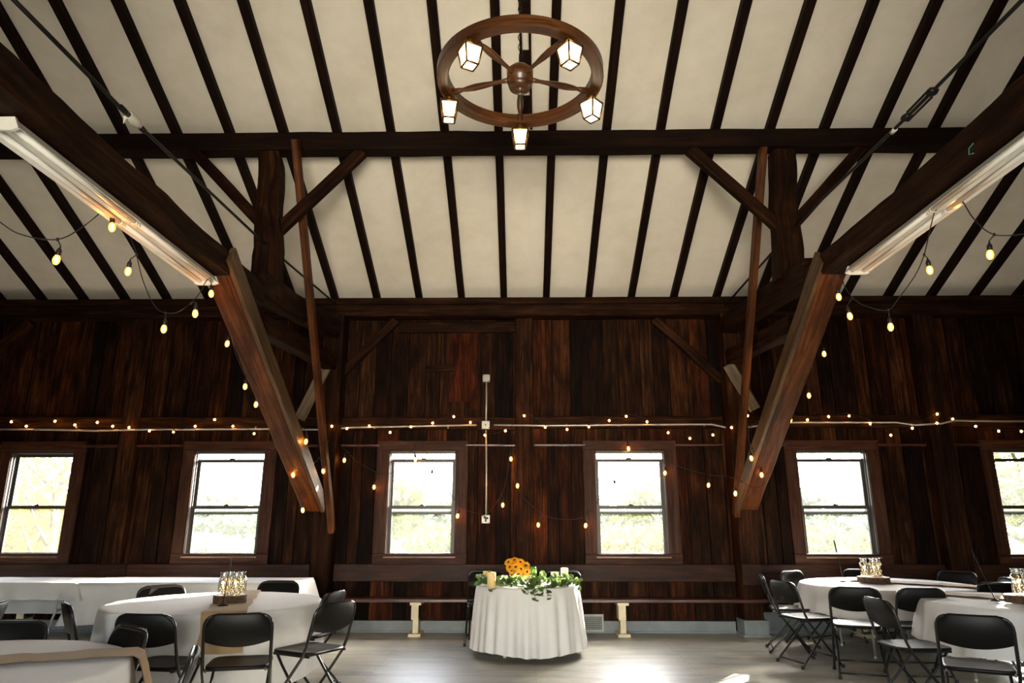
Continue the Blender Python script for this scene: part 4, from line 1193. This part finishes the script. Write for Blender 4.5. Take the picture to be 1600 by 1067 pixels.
def string(label, wire, bulbs, big=True, radius=.004):
    W = [at(*w) for w in wire]; S = smooth(W)
    r = empty('string_lights', tuple(W[0])); b = MB(); b.tube(S, radius, 6)
    for q in bulbs:
        lit = q[3] if len(q) > 3 else True
        c = at(q[0], q[1], q[2]); top = make_bulb_parts(r, c, 1, lit, Vector((rnd.uniform(-.15, .15), rnd.uniform(-.1, .1), 0)), big)
        near = min(S, key=lambda s: (s-top).length)
        b.tube([top, (top+near)/2+Vector((0, 0, -.0)), near], radius*.9, 5)
        if big: b.lathe([(.004, -.012), (.008, -.008), (.008, .008), (.004, .012)], near, 8)
    b.build('cable', M['black'], r)
    return tag(r, label, 'string lights')
# left: from off-frame past the fixture, down the brace
string('hanging string of amber filament bulbs at upper left, swagging under the fixture',
    [(-60, 300, 3.9), (0, 347, 3.95), (35, 367, 4.0), (90, 374, 4.05), (130, 354, 4.15), (168, 324, 4.25), (183, 322, 4.4), (193, 345, 4.5), (211, 390, 4.7), (224, 440, 4.85), (245, 482, 5.0), (272, 489, 5.1), (295, 476, 5.2), (312, 458, 5.3), (325, 436, 5.45), (340, 436, 5.6), (346, 465, 5.9), (358, 500, 6.3), (366, 545, 6.7), (385, 590, 7.1), (405, 618, 7.3), (425, 636, 7.4)],
    [(88, 406, 4.05), (175, 355, 4.25), (200, 424, 4.7), (256, 514, 5.02), (305, 490, 5.2), (330, 459, 5.5), (355, 537, 6.5), (383, 604, 7.0), (400, 632, 7.2)])
string('string of filament bulbs from the left brace foot across the third window',
    [(425, 640, 7.3), (452, 660, 7.6), (478, 672, 7.75), (470, 700, 8.0), (458, 726, 8.2), (480, 730, 8.3), (502, 712, 8.6), (512, 690, 9.0), (537, 700, 9.33), (560, 722, 9.36), (600, 741, 9.36), (628, 726, 9.36), (648, 697, 9.36), (658, 692, 9.36), (668, 712, 9.36), (690, 750, 9.36), (708, 778, 9.36), (725, 795, 9.36), (745, 802, 9.36), (757, 806, 9.34)],
    [(424, 649, 7.3), (478, 690, 7.75), (458, 742, 8.1), (505, 736, 8.6), (473, 797, 8.5), (538, 719, 9.32), (584.5, 761, 9.34), (715, 806, 9.32), (675, 743, 9.34, False), (649, 718, 9.34)])
string('string of filament bulbs zigzagging from the outlet box across the fourth window',
    [(760, 806, 9.34), (772, 790, 9.36), (785, 770, 9.36), (793, 740, 9.36), (798, 700, 9.34), (803, 705, 9.3), (808, 745, 9.29), (812, 768, 9.29), (833, 792, 9.33), (862, 809, 9.36), (905, 810, 9.36), (928, 792, 9.36), (945, 765, 9.36), (962, 735, 9.36), (972, 700, 9.36), (977, 690, 9.36), (1000, 696, 9.36), (1030, 716, 9.36), (1070, 732, 9.36), (1110, 742, 9.36), (1135, 744, 9.3)],
    [(798.5, 717, 9.3), (808.6, 759, 9.26), (785.6, 789, 9.33), (841, 820, 9.3), (915, 821, 9.32), (961, 759, 9.34, False), (982, 701, 9.33), (1039, 739, 9.32), (1107, 758, 9.32)])
string('string of filament bulbs twined around the foot of the right brace',
    [(1135, 744, 9.2), (1155, 750, 8.7), (1165, 756, 8.5), (1180, 762, 8.45), (1195, 752, 8.5), (1188, 728, 8.3), (1175, 700, 8.1), (1170, 680, 8.0), (1178, 662, 8.0), (1235, 636, 8.3)],
    [(1149, 771, 8.6), (1190, 742, 8.3), (1174, 716, 8.1), (1235, 656, 8.3)])
string('hanging string of amber filament bulbs at upper right, swagging under the fixture',
    [(1238, 634, 8.2), (1256, 600, 8.0), (1272, 560, 7.6), (1283, 500, 7.0), (1296, 455, 6.2), (1302, 432, 5.8), (1312, 430, 5.7), (1320, 448, 5.6), (1335, 468, 5.5), (1358, 480, 5.35), (1388, 484, 5.25), (1405, 465, 5.1), (1430, 430, 4.9), (1444, 398, 4.75), (1454, 355, 4.6), (1465, 325, 4.5), (1497, 310, 4.4), (1520, 340, 4.35), (1545, 363, 4.3), (1575, 368, 4.25), (1640, 360, 4.1)],
    [(1264, 618, 7.8), (1287.7, 553, 7.3), (1328, 494, 5.6), (1310.6, 464, 5.7), (1391.6, 511, 5.25), (1452.7, 422, 4.75), (1490.6, 318, 4.45), (1547, 398, 4.3)])
# small globe lights along the conduit
sm_l = [(17.7, 659), (41, 666), (86, 658), (117, 664), (152, 660), (176, 666), (201.6, 668), (233.5, 673), (271, 675), (305, 666), (335.4, 655.6), (364, 666), (397, 677.6), (427, 681)]
sm_m = [(518.5, 666), (542, 669.6), (577, 665.5), (609.5, 675.5), (642, 667), (676, 661), (709, 651), (735, 660), (757.6, 680), (789.7, 673), (819, 649.6), (852, 667.5), (886, 671), (920, 667), (952, 657), (978.6, 650.6), (1011, 659), (1044, 676), (1078, 685), (1114, 679.6), (1143, 668), (1168, 649.6)]
sm_r = [(1225, 649), (1261.7, 656), (1294.8, 651), (1326.8, 650), (1359.5, 661.4), (1392, 680), (1425.6, 669), (1464.4, 647), (1464, 661), (1488.7, 655), (1524.5, 666), (1560.5, 673.5), (1596, 674)]
for lab, pts in (('string of small glowing globe lights along the conduit left of the left brace', sm_l), ('string of small glowing globe lights along the conduit between the two braces', sm_m), ('string of small glowing globe lights along the conduit right of the right brace', sm_r)):
    Yw = 9.30
    def yy(x): return 9.09 if (abs(x-495) < 30 or abs(x-1160) < 30) else (9.30 if abs(x-820) < 14 or abs(x-200) < 18 else (9.20 if abs(x-1460) < 24 else Yw))
    wire = [(pts[0][0]-25, pts[0][1], yy(pts[0][0]))]+[(x+3, y-3, yy(x)) for x, y in pts]+[(pts[-1][0]+12, pts[-1][1]-4, yy(pts[-1][0]))]
    string(lab, wire, [(x, y, yy(x)) for x, y in pts], False, .0025)
# bits hanging at the fixture
p = atX(1517, 232, 2.762); b = MB()
b.tube([p+Vector((0, -.03, .02)), p+Vector((-.012, 0, 0)), p+Vector((-.004, .02, -.03)), p+Vector((.010, -.005, -.035))], .0035, 6)
tag(b.build('ribbon_scrap', M['tealribbon']), 'tiny teal ribbon scrap pinned on the right tie beam above the fixture', 'ribbon')

# ------------------------------------------------------------------ outdoors
b = MB()
def G(i, j):
    x = -70+140*i/40; y = 9.8+90*j/30; dist = y-9.8
    z = -.6-.02*dist if y < 30 else -1.0+(y-30)*.055
    return Vector((x, y, z+.5*noise.noise(Vector((x*.1, y*.1, 0)))*min(1, dist/8)))
b.grid(G, 41, 31); tag(b.build('meadow', M['ground']), kind='structure')
def tree(kind, label, x, y, z, h, wr, dens, mat, seed, leafsize=.09):
    rs = random.Random(seed); r = empty('leafy_tree', (x, y, z)); b = MB()
    b.tube([(x, y, z), (x+.1, y, z+h*.3), (x+.05, y+.1, z+h*.7)], [h*.035, h*.028, h*.012], 8)
    brs = []
    for k in range(10):
        a = rs.uniform(0, 6.28); t = rs.uniform(.25, .7); p0 = Vector((x+.07, y, z+h*t)); p1 = p0+Vector((math.cos(a)*wr*.8, math.sin(a)*wr*.8, h*.22)); b.tube([p0, (p0+p1)/2+Vector((0, 0, -.1)), p1], [h*.012, h*.008, h*.003], 5); brs.append(p1)
    b.build('trunk', M['bark'], r)
    b = MB(); cl = [(Vector((x, y, z+h*.62)), wr)]+[(p, wr*.45) for p in brs]
    for k in range(dens):
        c, q = cl[rs.randrange(len(cl))]; v = Vector((rs.gauss(0, 1), rs.gauss(0, 1), rs.gauss(0, .8)))
        v = v/max(v.length, .01)*q*rs.random()**.4; v.z *= h/(wr*2.6); p = c+v
        d = Vector((rs.gauss(0, 1), rs.gauss(0, 1), rs.gauss(0, 1))).normalized(); e = d.orthogonal().normalized(); s = leafsize*rs.uniform(.6, 1.4); s0 = len(b.v)
        for q_ in (-d*s, e*s*.5, d*s, -e*s*.5): b.v.append(tuple(p+q_)); b.tone.append(1)
        b.face((s0, s0+1, s0+2, s0+3))
    b.build('foliage', M[mat], r); tag(r, label, 'tree', 'trees and shrubs outside the windows')
tree('', 'yellowing tree seen through the first window from the left', -9.6, 14.2, -.8, 4.6, 1.3, 1500, 'leaf_yellow', 1, .07)
tree('', 'golden green shrub low in the first window from the left', -10.6, 16.5, -.9, 2.6, 2.0, 4000, 'leaf_yellow', 2)
tree('', 'pale green shrub low in the second window from the left', -7.2, 17.5, -.9, 2.15, 2.4, 6000, 'leaf_pale', 3)
tree('', 'pale green shrub low in the third window from the left', -2.6, 17.5, -.9, 2.1, 2.2, 6000, 'leaf_green', 4)
tree('', 'bright green shrub low in the fourth window from the left', 2.7, 18, -.9, 2.1, 2.4, 6000, 'leaf_yellow', 5)
tree('', 'yellow green shrub low in the fifth window from the left', 7.2, 16, -.8, 2.2, 2.2, 6500, 'leaf_green', 6)
tree('', 'tall green tree filling the last window at right', 12.4, 17.5, -.9, 5.2, 2.2, 6000, 'leaf_green', 7)
for k in range(12):
    tree('', f'hazy distant tree on the hillside, {ordinal(k+1)} of twelve from the left', -30+5.4*k, 34+(k*7) % 9, -1.0, 3.3+(k*5) % 3*.5, 3.0, 1800, ['leaf_pale', 'leaf_green', 'leaf_pale'][k % 3], 20+k, .3)

# ------------------------------------------------------------------ light
w = bpy.data.worlds.new('sky'); sc.world = w; w.use_nodes = True; nt = w.node_tree
bg = nt.nodes['Background']; sky = nt.nodes.new('ShaderNodeTexSky'); sky.sky_type = 'NISHITA'; sky.sun_disc = False
sky.sun_elevation = R(35); sky.sun_rotation = R(36); sky.air_density = 1.0; sky.dust_density = 3.0; sky.ozone_density = 1
hs = nt.nodes.new('ShaderNodeHueSaturation'); hs.inputs['Saturation'].default_value = .55
nt.links.new(sky.outputs[0], hs.inputs['Color']); nt.links.new(hs.outputs[0], bg.inputs[0]); bg.inputs[1].default_value = 3.6
sun = bpy.data.lights.new('sun', 'SUN'); sun.energy = 55; sun.angle = R(.8); sun.color = (1, .93, .80)
so = bpy.data.objects.new('sun', sun); C.objects.link(so)
el = R(19.5); hd = Vector((-.59, -.81, 0)).normalized()
dvec = Vector((hd.x*math.cos(el), hd.y*math.cos(el), -math.sin(el)))
so.rotation_euler = dvec.to_track_quat('-Z', 'Y').to_euler(); so.location = (0, 20, 12)
def area(name, loc, tgt, sx, sy, power, col):
    l = bpy.data.lights.new(name, 'AREA'); l.shape = 'RECTANGLE'; l.size = sx; l.size_y = sy; l.energy = power; l.color = col
    o = bpy.data.objects.new(name, l); C.objects.link(o); o.location = loc
    o.rotation_euler = (Vector(tgt)-Vector(loc)).to_track_quat('-Z', 'Y').to_euler(); return o
# added fill lamps at made-up openings behind the camera, brightening ceiling and room
area('doorway_daylight', (0, YF+.05, 1.35), (0, 7.5, 4.6), 3.2, 2.3, 175, (1, .89, .71)).data.spread = R(66)
area('window_daylight', (-5.4, YF+.05, 1.8), (-2, 5, 3.4), 2.3, 1.5, 8, (1, .95, .88))
area('window_daylight', (5.4, YF+.05, 1.8), (2, 5, 3.4), 2.3, 1.5, 8, (1, .95, .88))
for o in bpy.data.objects:
    if '_w' in o: del o['_w']
